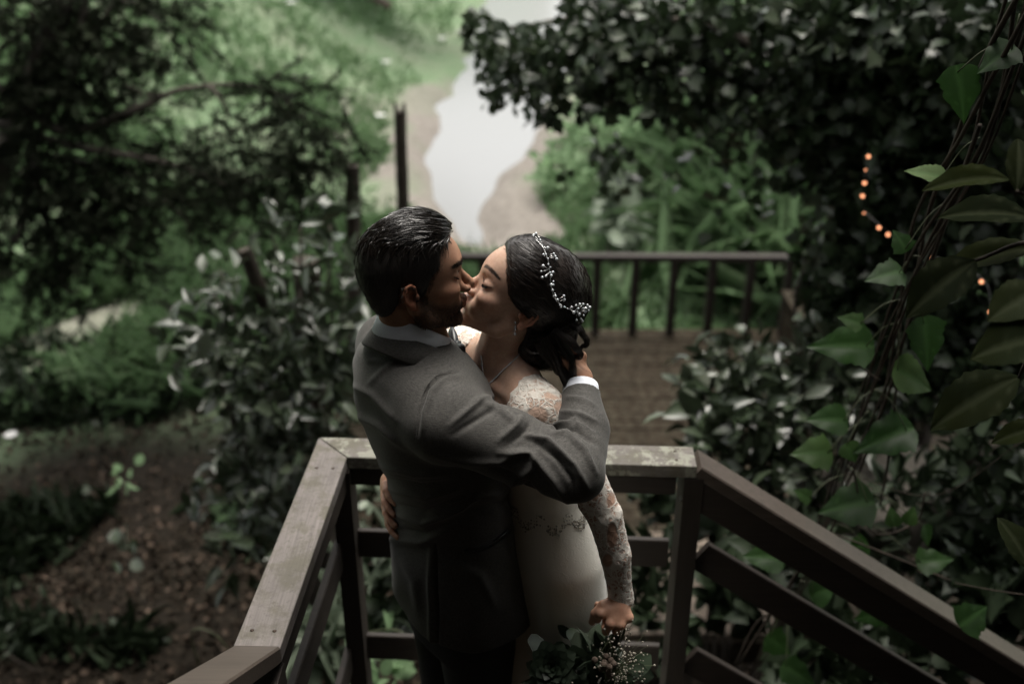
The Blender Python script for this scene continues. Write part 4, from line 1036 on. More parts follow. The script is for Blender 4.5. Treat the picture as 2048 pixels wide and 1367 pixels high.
def ground_z(x, y):
    x = np.asarray(x, float); y = np.asarray(y, float); sh = x.shape; x = x.ravel(); y = y.ravel(); e, s_ = stream_d(x, y)
    e = e + .35 * vnoise(x, y, 1.1, 5)
    lowb = 1 - .7 * ss(20, 30, y); z = ZW - .25 + (.30 + .25 * lowb) * ss(-.5, .6, e) + .35 * ss(.6, 4, e)
    west = s_ < 0
    hill = np.where(west, 1.9 * ss(1.2, 6, e) * ss(13, 24, y) + 2.6 * ss(5, 26, e) * ss(12, 26, y) + .02 * np.maximum(y - 26, 0) * ss(3, 10, e) * 6, 1.5 * ss(.5, 8, e) * ss(10, 18, y) + 3.5 * ss(6, 22, e) * ss(10, 26, y))
    near = ss(11, 7.5, y); z = z * (1 - near) + near * (-2.38 + .05 * vnoise(x, y, .7, 2))
    z += hill + .30 * vnoise(x, y, 3.1, 1) * ss(.3, 3, e) + .12 * vnoise(x, y, .9, 3) * ss(.2, 1.5, e)
    z += ss(2, 14, -x - 2) * 1.0 * ss(14, 4, y)          # the wood floor on the left rises gently
    return z.reshape(sh)
def axis(segs): return np.concatenate([np.arange(a_, b_, h_) for a_, b_, h_ in segs])
gx = axis([(-160, -40, 8), (-40, -14, 1.2), (-14, 12, .22), (12, 40, 1.2), (40, 161, 8)]); gy = axis([(-30, 2, 2), (2, 12, .22), (12, 42, .26), (42, 80, 2), (80, 301, 14)])
GX, GY = np.meshgrid(gx, gy, indexing='ij'); GZ = ground_z(GX, GY)
far_h = ss(38, 90, GY) * (3 + 5 * np.abs(GX) / 60) + ss(20, 90, np.abs(GX)) * 6; GZ = GZ + far_h * ss(5, 12, stream_d(GX.ravel(), GY.ravel())[0].reshape(GX.shape))
nx_g, ny_g = GX.shape; I_ = np.arange(nx_g * ny_g).reshape(nx_g, ny_g)
Fg = np.stack([I_[:-1, :-1], I_[1:, :-1], I_[1:, 1:], I_[:-1, 1:]], -1).reshape(-1, 4)
e_, s__ = stream_d(GX.ravel(), GY.ravel())
mud = ss(1.35, .4, e_ + 1.3 * vnoise(GX.ravel(), GY.ravel(), .8, 9) + 1.1 * ss(20, 27, GY.ravel())) 
# bare patches: bank in the middle distance, worn path on the left, leaf-littered wood floor in the lower left
bare = np.zeros(nx_g * ny_g); litter = np.zeros_like(bare)
def spot(px_, py_, rx_, ry_, arr, am=1):
    c_ = at(px_, py_, Z=-2.7)[:2]; q = ((GX.ravel() - c_[0]) / rx_) ** 2 + ((GY.ravel() - c_[1]) / ry_) ** 2 + .8 * vnoise(GX.ravel(), GY.ravel(), .6, 11); arr[:] = np.maximum(arr, am * ss(1.3, .6, q))
spot(1050, 425, 1.1, 1.8, bare); spot(1095, 445, .8, 1.2, bare); spot(860, 195, .9, 2.0, bare, .8); spot(840, 290, .35, 2.5, bare, .8); spot(815, 370, .5, 1.8, bare, .6); spot(740, 250, .8, 2.5, bare, .55)
spot(640, 70, 1.2, 2.6, bare, .5); spot(180, 665, 1.3, .9, bare, .65); spot(235, 635, .8, .6, bare, .6); spot(50, 790, 1.0, .5, bare, .5); spot(400, 850, .6, .5, bare, .6); spot(1480, 600, .6, .5, bare, .7)
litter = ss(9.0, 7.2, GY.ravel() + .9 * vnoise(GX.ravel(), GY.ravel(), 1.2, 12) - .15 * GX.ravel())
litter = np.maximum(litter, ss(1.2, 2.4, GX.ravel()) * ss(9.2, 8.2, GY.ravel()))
def ground_mat():
    t = NT('meadow_ground'); v = t.obj(); n1 = t.noise(.9, 6, .65); n2 = t.noise(14, 5, .7)
    gr = t.ramp(n2, [(.28, (.070, .108, .058)), (.5, (.118, .178, .098)), (.72, (.185, .24, .145))])
    gr = t.mix(t.ramp(n1, [(.4, 0.0), (.7, .6)]), gr, (.20, .205, .155))
    so = t.ramp(t.noise(9, 6, .7), [(.3, (.11, .098, .085)), (.7, (.25, .228, .205))])
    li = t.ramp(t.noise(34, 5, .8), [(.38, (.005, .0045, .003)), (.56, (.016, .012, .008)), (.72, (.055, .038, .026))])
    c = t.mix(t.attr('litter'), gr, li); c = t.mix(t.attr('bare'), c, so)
    t.set(Base_Color=c, Roughness=.95, Specular_IOR_Level=.15); t.bump(n2, .6, .05); return t.m
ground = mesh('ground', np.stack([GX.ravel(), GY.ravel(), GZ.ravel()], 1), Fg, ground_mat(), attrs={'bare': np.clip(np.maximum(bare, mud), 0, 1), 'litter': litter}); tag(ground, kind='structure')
t = NT('silty_stream_water'); wn = t.noise(3.5, 4, .6, t.scaled((1.2, .5, 1)))
t.set(Base_Color=(.21, .215, .22), Roughness=.22, Specular_IOR_Level=.42, IOR=1.33); t.bump(wn, .25, .02)
wx = np.array([[-14, 10], [24, 10], [24, 120], [-14, 120]], float)
water = mesh('water', np.c_[wx, np.full(4, ZW)], [(0, 1, 2, 3)], t.m, smooth=False); tag(water, kind='structure')
# ================================================================ foliage tools
def template(rows, width, droop=.25, fold=.12, cup=0.0):
    """leaf of unit length: rows of (t, half width); three points per row"""
    V, mid, uv = [], [], []
    for t_, w_ in rows:
        z_ = -droop * t_ ** 2
        for s_ in (-1, 0, 1):
            V.append((t_ + (cup if s_ else 0) * w_, s_ * w_ * width, z_ + fold * abs(s_) * w_)); mid.append(1.0 if s_ == 0 else 0.0); uv.append((t_, s_ * w_))
    F = []
    for i in range(len(rows) - 1):
        for j in (0, 1): a = i * 3 + j; F.append((a, a + 1, a + 4, a + 3))
    return np.array(V), np.array(F), np.array(mid), np.array(uv)
T_LANCE = template([(0, .06), (.18, .55), (.45, 1), (.75, .62), (1, .03)], .19)
T_HEART = template([(-.14, .35), (.0, .86), (.16, 1), (.36, .80), (.52, .74), (.66, .50), (.84, .22), (1, .02)], .52, .22, .10)
T_LOBED = template([(-.12, .34), (.0, .80), (.10, 1.02), (.20, .80), (.36, .72), (.47, .92), (.58, .56), (.78, .26), (1, .02)], .54, .22, .10)
T_OVAL = template([(0, .08), (.2, .75), (.5, 1), (.8, .72), (1, .06)], .36, .15)
T_ROUND = template([(0, .15), (.15, .72), (.45, 1), (.75, .82), (1, .12)], .48, .12, .06)
T_BLADE = template([(0, .7), (.35, 1), (.7, .7), (1, .05)], .035, .55, .3)
T_NEED = template([(0, .5), (.5, 1), (1, .1)], .09, .2, .2)
T_DEAD = template([(0, .1), (.3, .9), (.6, 1), (1, .05)], .33, -.25, .25)
def orient(D, N):
    D = D / (np.linalg.norm(D, axis=1)[:, None] + 1e-9); B = np.cross(N, D); B /= np.linalg.norm(B, axis=1)[:, None] + 1e-9; N2 = np.cross(D, B); return D, B, N2
def leaves(T, P, D, N, L, rnd=None, wid=1.0, curl=.25):
    V0, F0, mid, uv = T; n = len(P); D, B, N2 = orient(np.asarray(D, float), np.asarray(N, float)); L = np.broadcast_to(L, (n,)).astype(float)
    cz = 1 + rng.normal(0, curl, n); wd = wid * (1 + rng.normal(0, .12, n))
    V = P[:, None] + L[:, None, None] * (V0[None, :, 0:1] * D[:, None] + (V0[None, :, 1:2] * wd[:, None, None]) * B[:, None] + (V0[None, :, 2:3] * cz[:, None, None]) * N2[:, None])
    F = F0[None] + (np.arange(n) * len(V0))[:, None, None]
    if rnd is None: rnd = rng.random(n)
    return V.reshape(-1, 3), F.reshape(-1, 4), np.repeat(rnd, len(V0)), np.tile(mid, n)
def join_l(Ls):
    Vs, Fs, r_, m_, n = [], [], [], [], 0
    for V, F, r, m in Ls: Vs.append(V); Fs.append(F + n); r_.append(r); m_.append(m); n += len(V)
    return np.vstack(Vs), np.vstack(Fs), np.concatenate(r_), np.concatenate(m_)
def leaf_obj(name, L, mat, parent=None, smooth=True):
    V, F, r, m = L if isinstance(L, tuple) else join_l(L)
    return mesh(name, V, F, mat, parent, smooth, attrs={'rnd': r, 'mid': m})
def rdir(n, up=0.0, flat=1.0):
    d = rng.normal(size=(n, 3)); d[:, 2] = d[:, 2] * flat + up; return d / np.linalg.norm(d, axis=1)[:, None]
def unclump(px_, py_, Y_, rx, ry, n, dY=.5, shell=False):
    """n points in an ellipsoid whose middle is seen at photo pixel (px,py) at distance Y; radii given in px"""
    c = at(px_, py_, Y=Y_); k = ((c - CC) @ CF) / FPX; q = rng.normal(size=(n, 3)); q /= np.linalg.norm(q, axis=1)[:, None]; q *= (rng.random(n) ** (.33 if not shell else .12))[:, None]
    return c + np.stack([q[:, 0] * rx * k, q[:, 1] * dY, q[:, 2] * ry * k / math.cos(R(26))], 1), q
def reveal(P, keep=1.0): return P
# leaf materials
G_IVY = m_leaf('vine_leaf_dark', (.008, .016, .006), (.026, .044, .018), .38, .12, .45, (.10, .115, .08))
G_GLOSS = m_leaf('glossy_leaf', (.010, .018, .008), (.034, .050, .025), .28, .08, .6, (.15, .165, .13))
G_CON = m_leaf('conifer_leaf', (.005, .008, .0035), (.016, .021, .010), .8, .08, .08)
G_BRIGHT = m_leaf('young_vine_leaf', (.008, .027, .005), (.026, .066, .014), .5, .35, .22, (.095, .15, .05))
G_MID = m_leaf('meadow_leaf', (.085, .15, .072), (.175, .265, .14), .55, .4, .2, (.25, .32, .21))
G_GREY = m_leaf('pale_leaf', (.10, .135, .09), (.19, .23, .17), .5, .3, .3, (.28, .30, .25))
G_GRASS = m_leaf('grass_blade', (.115, .19, .09), (.175, .27, .14), .6, .4, .15, (.24, .30, .19))
G_DEAD = m_leaf('fallen_leaf', (.008, .0065, .004), (.032, .023, .015), .8, .05, .1, (.15, .105, .08))
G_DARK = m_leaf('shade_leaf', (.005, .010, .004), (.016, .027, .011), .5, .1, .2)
M_BARK = wood('grey_bark', (.035, .028, .022), (.13, .11, .095), (20, 20, 5), .9, .4, .8)
M_VINE = wood('vine_stem', (.018, .013, .009), (.065, .048, .036), (40, 40, 12), .8, 0, .6)
M_STEM = m_plain('green_stem', (.055, .065, .03), .6)

# ================================================================ grass as one mass
def scatter_ground(n, px0, px1, py0, py1, zref=-2.6):
    x = rng.uniform(px0, px1, n); y = rng.uniform(py0, py1, n); P = np.array([at(a_, b_, Z=zref) for a_, b_ in zip(x, y)]) if n < 4000 else None
    if P is None:
        d = CF[None] + np.array([1., 0, 0])[None] * ((x - 1024) / FPX)[:, None] + CU[None] * ((683.5 - y) / FPX)[:, None]; P = CC + d * ((zref - CAM_H) / d[:, 2])[:, None]
    P[:, 2] = ground_z(P[:, 0], P[:, 1]); return P
def clear_of_deck(P): return ~((P[:, 0] > -1.7) & (P[:, 0] < 3.7) & (P[:, 1] > 5.9) & (P[:, 1] < YB + .3))
def off_path(P, w=38):
    a_, b_ = proj(P); return (pdist(a_, b_, [(-40, 760), (60, 715), (170, 665), (270, 628)])[0] > w) & (pdist(a_, b_, [(320, 880), (430, 925), (490, 935)])[0] > 22)
Ls = []
P = scatter_ground(100000, -150, 2200, -10, 880); e, s_ = stream_d(P[:, 0], P[:, 1]); cl_ = vnoise(P[:, 0], P[:, 1], .8, 21)
P = P[(e + .5 * cl_ > .9) & (rng.random(len(P)) < ss(6.2, 9.2, P[:, 1] + 1.5 * vnoise(P[:, 0], P[:, 1], .8, 55))) & clear_of_deck(P) & (P[:, 1] < 48)]; dist = P[:, 1]
P = P[off_path(P)]; P = P[(rng.random(len(P)) < .3) | (P[:, 0] < -1) | (P[:, 1] > 13.5)]; dist = P[:, 1]; big = vnoise(P[:, 0], P[:, 1], 2.2, 22)
keep = rng.random(len(P)) < np.clip(.35 + 1.6 * big + .3, .08, 1); P = P[keep]; dist = dist[keep]; big = big[keep]
D = rdir(len(P), 1.5, .4); D[:, 0] += .15; Ls.append(leaves(T_BLADE, P, D, rdir(len(P), 0, .3), np.clip(.10 + .005 * dist + .14 * big + rng.normal(0, .04, len(P)), .06, .4), rnd=np.clip(.45 + big * .8 + rng.normal(0, .09, len(P)), 0, 1), wid=.28 + .035 * dist))
# taller reeds by the water's near end and beyond the balustrade
for (a_, b_, y_, rx, n, L_) in ((905, 480, 11.0, 60, 200, .28), (1010, 480, 10.8, 50, 140, .25), (850, 450, 12, 30, 110, .35), (1150, 480, 11.0, 60, 200, .4), (960, 545, 10.5, 60, 350, .55), (1500, 470, 12, 110, 900, 1.1), (1440, 400, 13.5, 90, 700, 1.2),
                               (330, 590, 9.5, 120, 1300, .32), (440, 500, 10.5, 130, 1500, .36), (300, 470, 11.5, 120, 1000, .4), (600, 480, 11, 90, 700, .45), (560, 420, 13, 120, 800, .45), (690, 500, 10.5, 50, 300, .4)):
    c = at(a_, b_, Y=y_); k = ((c - CC) @ CF) / FPX; n = int(n * 1.7); P = np.stack([c[0] + rng.normal(0, rx * k * .55, n), c[1] + rng.normal(0, .6, n), np.zeros(n)], 1); P = P[clear_of_deck(P)]; P[:, 2] = ground_z(P[:, 0], P[:, 1]); P = P[off_path(P)]
    D = rdir(len(P), 1.7, .4); Ls.append(leaves(T_BLADE, P, D, rdir(len(P), 0, .3), L_ * rng.uniform(.6, 1.2, len(P)), wid=.26, curl=.5))
tag(leaf_obj('meadow_grass', Ls, G_GRASS), 'long soft green grass covering both banks and the meadow behind the deck', 'grass', kind='stuff')
# leaf litter on the wood floor
P = scatter_ground(24000, -150, 1500, 640, 1420, -2.2); P = P[clear_of_deck(P)]; P[:, 2] += .012
lt = rng.random(len(P)) < .35 + .9 * ss(-.1, .3, vnoise(P[:, 0], P[:, 1], .7, 31)); P = P[lt]
tag(leaf_obj('leaf_litter', leaves(T_DEAD, P, rdir(len(P), 0, .12), rdir(len(P), 1.6, .5), rng.uniform(.022, .062, len(P)), curl=1.0), G_DEAD), 'brown fallen leaves lying all over the shaded wood floor', 'fallen leaves', kind='stuff')
P = scatter_ground(6500, -150, 1000, 640, 1300, -2.2); q = vnoise(P[:, 0], P[:, 1], .9, 41); P = P[q > -.02]
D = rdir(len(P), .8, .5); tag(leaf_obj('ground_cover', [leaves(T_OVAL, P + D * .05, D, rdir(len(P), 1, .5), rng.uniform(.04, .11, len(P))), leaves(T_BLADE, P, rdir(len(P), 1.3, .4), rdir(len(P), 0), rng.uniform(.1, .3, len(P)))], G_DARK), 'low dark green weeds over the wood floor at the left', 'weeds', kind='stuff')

# ================================================================ shrubs and trees built around measured clumps
def clump_leaves(cl, T, size, up=.2, nup=.8, wid=1.0, out=.7, shell=False):
    Ls = []
    for c in cl:
        px_, py_, Y_, rx, ry, n = c[:6]; dY = c[6] if len(c) > 6 else .45
        P, q = unclump(px_, py_, Y_, rx, ry, n, dY, shell); D = q * out + rdir(n, up, .8); Ls.append(leaves(T, P, D, rdir(n, nup, .7), size * rng.uniform(.6, 1.25, n), wid=wid))
    return Ls
def sprays(cl, L, T=None):
    """feathery foliage: branchlets running out of each clump, needles set along both sides"""
    Ls = []
    for c in cl:
        px_, py_, Y_, rx, ry, n = c[:6]; m = max(4, n // 7); P, q = unclump(px_, py_, Y_, rx, ry, m, .45); k = ((at(px_, py_, Y=Y_) - CC) @ CF) / FPX
        D = rdir(m, -.25, .5) + q * .6; D /= np.linalg.norm(D, axis=1)[:, None]; ln = rng.uniform(.22, .5, m); K = 34; t_ = np.linspace(0, 1, K)
        C = P[:, None] + D[:, None] * (ln[:, None] * t_)[..., None] + np.array([0, 0, -1.]) * (.12 * ln[:, None] * t_ ** 2)[..., None]
        sd_ = np.cross(D, rdir(m)); sd_ /= np.linalg.norm(sd_, axis=1)[:, None]; sg = np.where(np.arange(K) % 2, 1, -1)[None, :, None]
        DD = D[:, None] * .8 + sd_[:, None] * sg + rng.normal(0, .35, C.shape); C = C.reshape(-1, 3); DD = DD.reshape(-1, 3)
        Ls.append(leaves(T_NEED, C, DD, rdir(len(C)), L * rng.uniform(.5, 1.2, len(C)), rnd=np.repeat(rng.random(m), K), wid=1.2))
    return Ls
def limb(pts, r0, r1, n=8): return tube(curve(pts, 14), np.interp(np.linspace(0, 1, len(curve(pts, 14))), [0, 1], [r0, r1]), n, True, .08)
def plant(name, label, cat, base, clumps, T, size, mat, stems=None, stem_mat=None, group=None, up=.2, nup=.8, wid=1.0, trunk='trunk', crown='crown', r=(.03, .008), smooth=True, lim=60, shell=False, feathery=False):
    base = np.asarray(base, float); o = empty(name, base, label, cat, group); leaf_obj(crown, sprays(clumps, size) if feathery else clump_leaves(clumps, T, size, up, nup, wid, shell=shell), mat, o)
    b = MB(); targets = [at(c[0], c[1], Y=c[2]) for c in clumps][:lim]
    if stems is None:
        for q in targets:
            mid = base * .45 + q * .55 + rng.normal(0, .08, 3); mid[2] = base[2] + (q[2] - base[2]) * .45; V_, F_2 = limb([base + rng.normal(0, .03, 3) * (1, 1, 0), mid, q], *r, 6); b.add(V_, F_2)
    else:
        for pts, r0, r1 in stems: V_, F_2 = limb(pts, r0, r1); b.add(V_, F_2)
    b.build(trunk, stem_mat or M_BARK, o, smooth=True); return o
gz = lambda x, y: float(ground_z(np.array([x]), np.array([y]))[0])
def gbase(px_, Y_): p = at(px_, 700, Y=Y_); return np.array([p[0], Y_, gz(p[0], Y_)])

# glossy shrub left of the groom
sc0 = [(540, 440, 5.3, 26, 22, 16), (600, 455, 5.3, 40, 25, 24), (660, 450, 5.4, 40, 30, 22), (590, 510, 5.3, 60, 35, 40), (660, 520, 5.3, 50, 40, 40), (440, 540, 5.2, 30, 35, 20), (430, 590, 5.2, 30, 40, 20), (600, 580, 5.3, 80, 45, 70), (690, 590, 5.3, 40, 60, 50),
      (370, 640, 5.1, 30, 26, 18), (410, 670, 5.1, 50, 30, 30), (480, 650, 5.2, 60, 50, 55), (560, 660, 5.2, 90, 60, 110), (660, 680, 5.2, 70, 60, 90), (430, 730, 5.1, 70, 40, 60), (540, 750, 5.1, 100, 60, 130), (660, 770, 5.1, 80, 60, 110), (500, 820, 5.0, 100, 50, 110), (620, 850, 5.0, 100, 60, 130), (560, 920, 4.9, 110, 60, 120), (480, 1000, 4.8, 90, 60, 90), (560, 1020, 4.7, 90, 60, 90), (520, 1080, 4.6, 80, 40, 60)]
sc = [(a_, b_, c_ + rng.uniform(-.25, .25), d_ * 1.1, e_, int(f_ * (.5 if b_ < 640 else .75))) for a_, b_, c_, d_, e_, f_ in sc0]
plant('glossy_shrub', 'tall glossy-leaved shrub left of the man, its top leaves catching pale light', 'shrub', gbase(560, 5.2), sc, T_LANCE, .15, G_GLOSS, wid=1.15, up=.35, trunk='stems', crown='foliage', r=(.018, .006), lim=22)
# shrub right of the couple, in front of the deck
sr = [(1475, 742, 4.3, 50, 18, 34), (1560, 745, 4.3, 60, 20, 40), (1640, 715, 4.3, 60, 30, 50), (1410, 770, 4.2, 45, 35, 60), (1490, 780, 4.2, 70, 45, 100), (1590, 790, 4.2, 70, 45, 90), (1400, 840, 4.1, 50, 40, 70), (1490, 860, 4.1, 80, 40, 110), (1600, 860, 4.1, 80, 45, 90), (1690, 800, 4.2, 60, 70, 70), (1470, 930, 4.0, 100, 35, 90), (1580, 950, 4.0, 90, 50, 90)]
plant('leafy_shrub', 'dense dark shrub with broad drooping leaves behind the right railing corner', 'shrub', gbase(1520, 4.3), sr, T_LANCE, .135, G_GLOSS, wid=1.35, up=.0, trunk='stems', crown='foliage', r=(.015, .005), lim=12)
# ferny plants under and between the rails
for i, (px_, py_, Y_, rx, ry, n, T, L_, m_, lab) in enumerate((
    (780, 970, 4.2, 60, 26, 60, T_OVAL, .08, G_GREY, 'small pale-leaved plant seen through the rails beside the hand on his back'),
    (760, 1120, 3.4, 30, 26, 30, T_BLADE, .22, G_GREY, 'tuft of pale strappy leaves under the middle rail at the left'),
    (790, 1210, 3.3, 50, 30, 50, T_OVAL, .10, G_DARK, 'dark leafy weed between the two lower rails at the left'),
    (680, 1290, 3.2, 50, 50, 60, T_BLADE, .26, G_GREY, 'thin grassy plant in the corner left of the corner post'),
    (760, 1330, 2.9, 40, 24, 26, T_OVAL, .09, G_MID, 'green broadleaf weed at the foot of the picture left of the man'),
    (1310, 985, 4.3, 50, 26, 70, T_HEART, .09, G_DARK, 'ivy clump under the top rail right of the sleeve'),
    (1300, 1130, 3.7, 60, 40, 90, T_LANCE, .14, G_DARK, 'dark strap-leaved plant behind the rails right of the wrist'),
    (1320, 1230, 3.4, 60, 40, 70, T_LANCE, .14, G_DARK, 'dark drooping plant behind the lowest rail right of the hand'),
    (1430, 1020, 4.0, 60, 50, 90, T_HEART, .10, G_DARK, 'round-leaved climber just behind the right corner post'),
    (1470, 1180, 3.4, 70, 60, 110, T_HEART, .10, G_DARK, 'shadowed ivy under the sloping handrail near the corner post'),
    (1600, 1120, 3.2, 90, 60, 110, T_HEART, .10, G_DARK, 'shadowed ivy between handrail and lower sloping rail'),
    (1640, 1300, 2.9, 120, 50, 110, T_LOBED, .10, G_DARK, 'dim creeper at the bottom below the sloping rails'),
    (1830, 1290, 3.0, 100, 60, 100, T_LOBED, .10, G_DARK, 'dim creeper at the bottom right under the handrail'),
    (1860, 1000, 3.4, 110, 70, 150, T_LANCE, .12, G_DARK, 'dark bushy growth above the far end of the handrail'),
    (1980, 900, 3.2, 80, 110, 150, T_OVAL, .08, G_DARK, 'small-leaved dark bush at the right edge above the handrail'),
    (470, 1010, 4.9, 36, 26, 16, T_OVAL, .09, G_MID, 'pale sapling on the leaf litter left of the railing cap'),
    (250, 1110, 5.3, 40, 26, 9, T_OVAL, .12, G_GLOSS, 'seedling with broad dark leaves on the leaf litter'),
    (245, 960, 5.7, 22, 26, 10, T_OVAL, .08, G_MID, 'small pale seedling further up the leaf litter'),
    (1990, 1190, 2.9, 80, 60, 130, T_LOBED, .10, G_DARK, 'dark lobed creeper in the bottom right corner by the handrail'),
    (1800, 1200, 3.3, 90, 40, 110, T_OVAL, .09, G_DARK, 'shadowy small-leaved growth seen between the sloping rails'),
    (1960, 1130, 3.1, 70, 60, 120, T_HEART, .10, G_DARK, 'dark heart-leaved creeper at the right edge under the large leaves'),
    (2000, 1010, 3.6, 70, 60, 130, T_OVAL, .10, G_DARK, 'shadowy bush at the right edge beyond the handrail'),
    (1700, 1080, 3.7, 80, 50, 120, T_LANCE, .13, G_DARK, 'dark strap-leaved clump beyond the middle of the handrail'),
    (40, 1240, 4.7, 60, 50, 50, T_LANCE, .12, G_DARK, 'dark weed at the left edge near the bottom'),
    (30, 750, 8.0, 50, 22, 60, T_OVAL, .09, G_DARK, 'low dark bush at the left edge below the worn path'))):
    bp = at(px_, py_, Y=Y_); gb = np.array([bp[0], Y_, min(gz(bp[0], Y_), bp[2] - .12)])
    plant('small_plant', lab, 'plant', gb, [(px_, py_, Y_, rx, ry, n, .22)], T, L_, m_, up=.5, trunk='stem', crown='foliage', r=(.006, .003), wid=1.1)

# conifers on the left
cA = [(60, 60, 8.2, 150, 90, 750), (200, 70, 8.4, 110, 80, 480), (320, 40, 8.6, 70, 50, 200), (330, 110, 8.6, 60, 40, 120), (60, 210, 8.0, 140, 100, 700), (190, 260, 8.2, 90, 70, 300), (80, 370, 7.9, 140, 90, 650), (220, 380, 8.0, 100, 60, 380), (330, 360, 8.1, 80, 60, 260), (110, 480, 7.8, 130, 60, 380), (240, 470, 7.9, 60, 40, 120), (250, 550, 7.8, 20, 50, 50), (160, 580, 7.8, 40, 50, 60), (290, 210, 8.6, 70, 40, 60), (20, 480, 7.7, 90, 90, 300)]
cB = [(550, 180, 8.0, 60, 34, 130), (600, 225, 8.0, 55, 60, 230), (520, 265, 8.0, 70, 40, 130), (640, 290, 8.0, 60, 40, 150), (700, 285, 8.0, 45, 24, 60), (480, 310, 7.9, 70, 45, 150), (550, 340, 7.9, 80, 45, 240), (420, 350, 7.9, 80, 50, 190), (600, 385, 7.9, 60, 30, 120), (470, 400, 7.9, 80, 35, 170), (640, 350, 8.0, 60, 26, 90), (380, 270, 7.9, 60, 40, 60), (385, 480, 7.8, 16, 36, 36), (460, 215, 7.9, 50, 24, 34), (330, 430, 7.9, 60, 35, 110)]
bA = gbase(-260, 8.4); tp = at(150, -60, Y=8.4); J = lambda *q: [at(a_, b_, Y=c_) for a_, b_, c_ in q]
trunkA = [([bA, (bA + tp) / 2 + (.1, 0, 0), tp], .15, .09), (J((130, 260, 8.3), (150, 130, 8.3), (175, -20, 8.4)), .035, .03)] + [([at(60, 300 + k, Y=8.3)] + J((q[0] * .6 + 30, q[1] - 20, q[2]), (q[0], q[1], q[2])), .035, .012) for k, q in enumerate(cA[::2])]
plant('conifer_tree', 'dark feathery conifer filling the upper left corner', 'tree', bA, cA, T_NEED, .075, G_CON, stems=trunkA, feathery=True, up=-.25, nup=.3, wid=2.0)
bB = gbase(-620, 8.2)
stB = [([bB, bB + (.2, 0, 2.6), at(-60, 60, Y=8.2)], .13, .08), (J((-60, 130, 8.2), (120, 260, 8.1), (280, 215, 8.0), (340, 186, 8.0), (420, 171, 8.0), (500, 170, 8.0)), .042, .012), (J((420, 171, 8.0), (445, 205, 7.9), (460, 240, 7.9)), .02, .008), (J((-60, 230, 8.2), (140, 290, 7.9), (330, 325, 7.9), (450, 370, 7.9), (520, 405, 7.9)), .04, .012), (J((250, 170, 8.1), (300, 190, 8.0), (340, 186, 8.0)), .016, .012),
       (J((500, 170, 8.0), (560, 190, 8.0), (640, 280, 8.0)), .016, .006), (J((450, 370, 7.9), (560, 350, 7.9), (640, 350, 8.0)), .014, .006), (J((330, 400, 7.9), (370, 440, 7.8), (385, 500, 7.8)), .014, .008)]
plant('conifer_tree', 'conifer reaching in from the left with a bare pale bent limb over the meadow', 'tree', bB, cB, T_NEED, .068, G_CON, stems=stB, feathery=True, up=-.2, nup=.3, wid=2.0)
# far tree on the meadow, only its foot in view
fb = at(722, 42, Y=31.0); fb[2] = gz(fb[0], fb[1]) - .1; ft = np.array([fb[0] - .1, fb[1], fb[2] + 6])
cF = [(700, -420, 31, 260, 160, 900, 2.5), (820, -480, 31, 200, 120, 500, 2.5)]
plant('meadow_tree', 'distant tree with a pinkish-brown trunk at the top of the meadow', 'tree', fb, cF, T_OVAL, .5, G_MID, stems=[([fb, (fb + ft) / 2 + (.15, 0, 0), ft], .36, .24), ([fb + (-.8, -.3, -.1), fb + (-.3, 0, .15), fb + (-.05, 0, .9)], .12, .2), ([fb + (.9, -.4, -.1), fb + (.3, 0, .2), fb + (.05, 0, 1.)], .12, .2)], stem_mat=wood('pink_bark', (.10, .07, .058), (.22, .16, .135), (6, 6, 2), .9))
# meadow bushes behind the balustrade, right bank
for px_, py_, Y_, rx, ry, n, T, L_, m_, nm, lab in (
    (1190, 270, 17.5, 90, 60, 260, T_OVAL, .18, G_MID, 'bank_bush', 'soft green bush on the far right bank below the hanging vine'), (1330, 250, 16.5, 90, 60, 260, T_OVAL, .18, G_MID, 'bank_bush', 'rounded mid-green bush behind the broad-leaved plant'),
    (1120, 360, 15.5, 60, 50, 180, T_OVAL, .18, G_MID, 'bank_bush', 'low light green scrub sloping to the stream'),
    (1400, 300, 15.5, 80, 60, 380, T_LANCE, .24, G_MID, 'bank_bush', 'green scrub showing through the vine leaves'), (1550, 330, 15, 90, 90, 420, T_LANCE, .26, G_MID, 'bank_bush', 'bright scrub behind the vine-covered trunk'), (1640, 440, 13, 80, 80, 300, T_LANCE, .22, G_MID, 'bank_bush', 'green scrub low between the dark trunk and the balustrade end'),
    (1250, 390, 12.4, 40, 24, 44, T_LOBED, .27, G_GREY, 'broadleaf_plant', 'pale large-leaved plant, upper of two behind the balustrade'), (1330, 425, 12.2, 44, 24, 44, T_LOBED, .27, G_GREY, 'broadleaf_plant', 'pale large-leaved plant, lower right of two behind the balustrade'),
    (1240, 450, 12.0, 40, 26, 30, T_LOBED, .25, G_GREY, 'broadleaf_plant', 'pale large-leaved plant nearest the top rail'),
    (560, 90, 24, 60, 30, 60, T_OVAL, .3, G_DARK, 'meadow_bush', 'small dark bush far up the meadow')):
    bp = at(px_, py_, Y=Y_); gb = np.array([bp[0], Y_, gz(bp[0], Y_)])
    plant(nm, lab, 'bush' if 'bush' in nm else 'plant', gb, [(px_, py_, Y_, rx, ry, n, 1.0)], T, L_, m_, trunk='stem', crown='foliage', r=(.03, .012), up=.3)
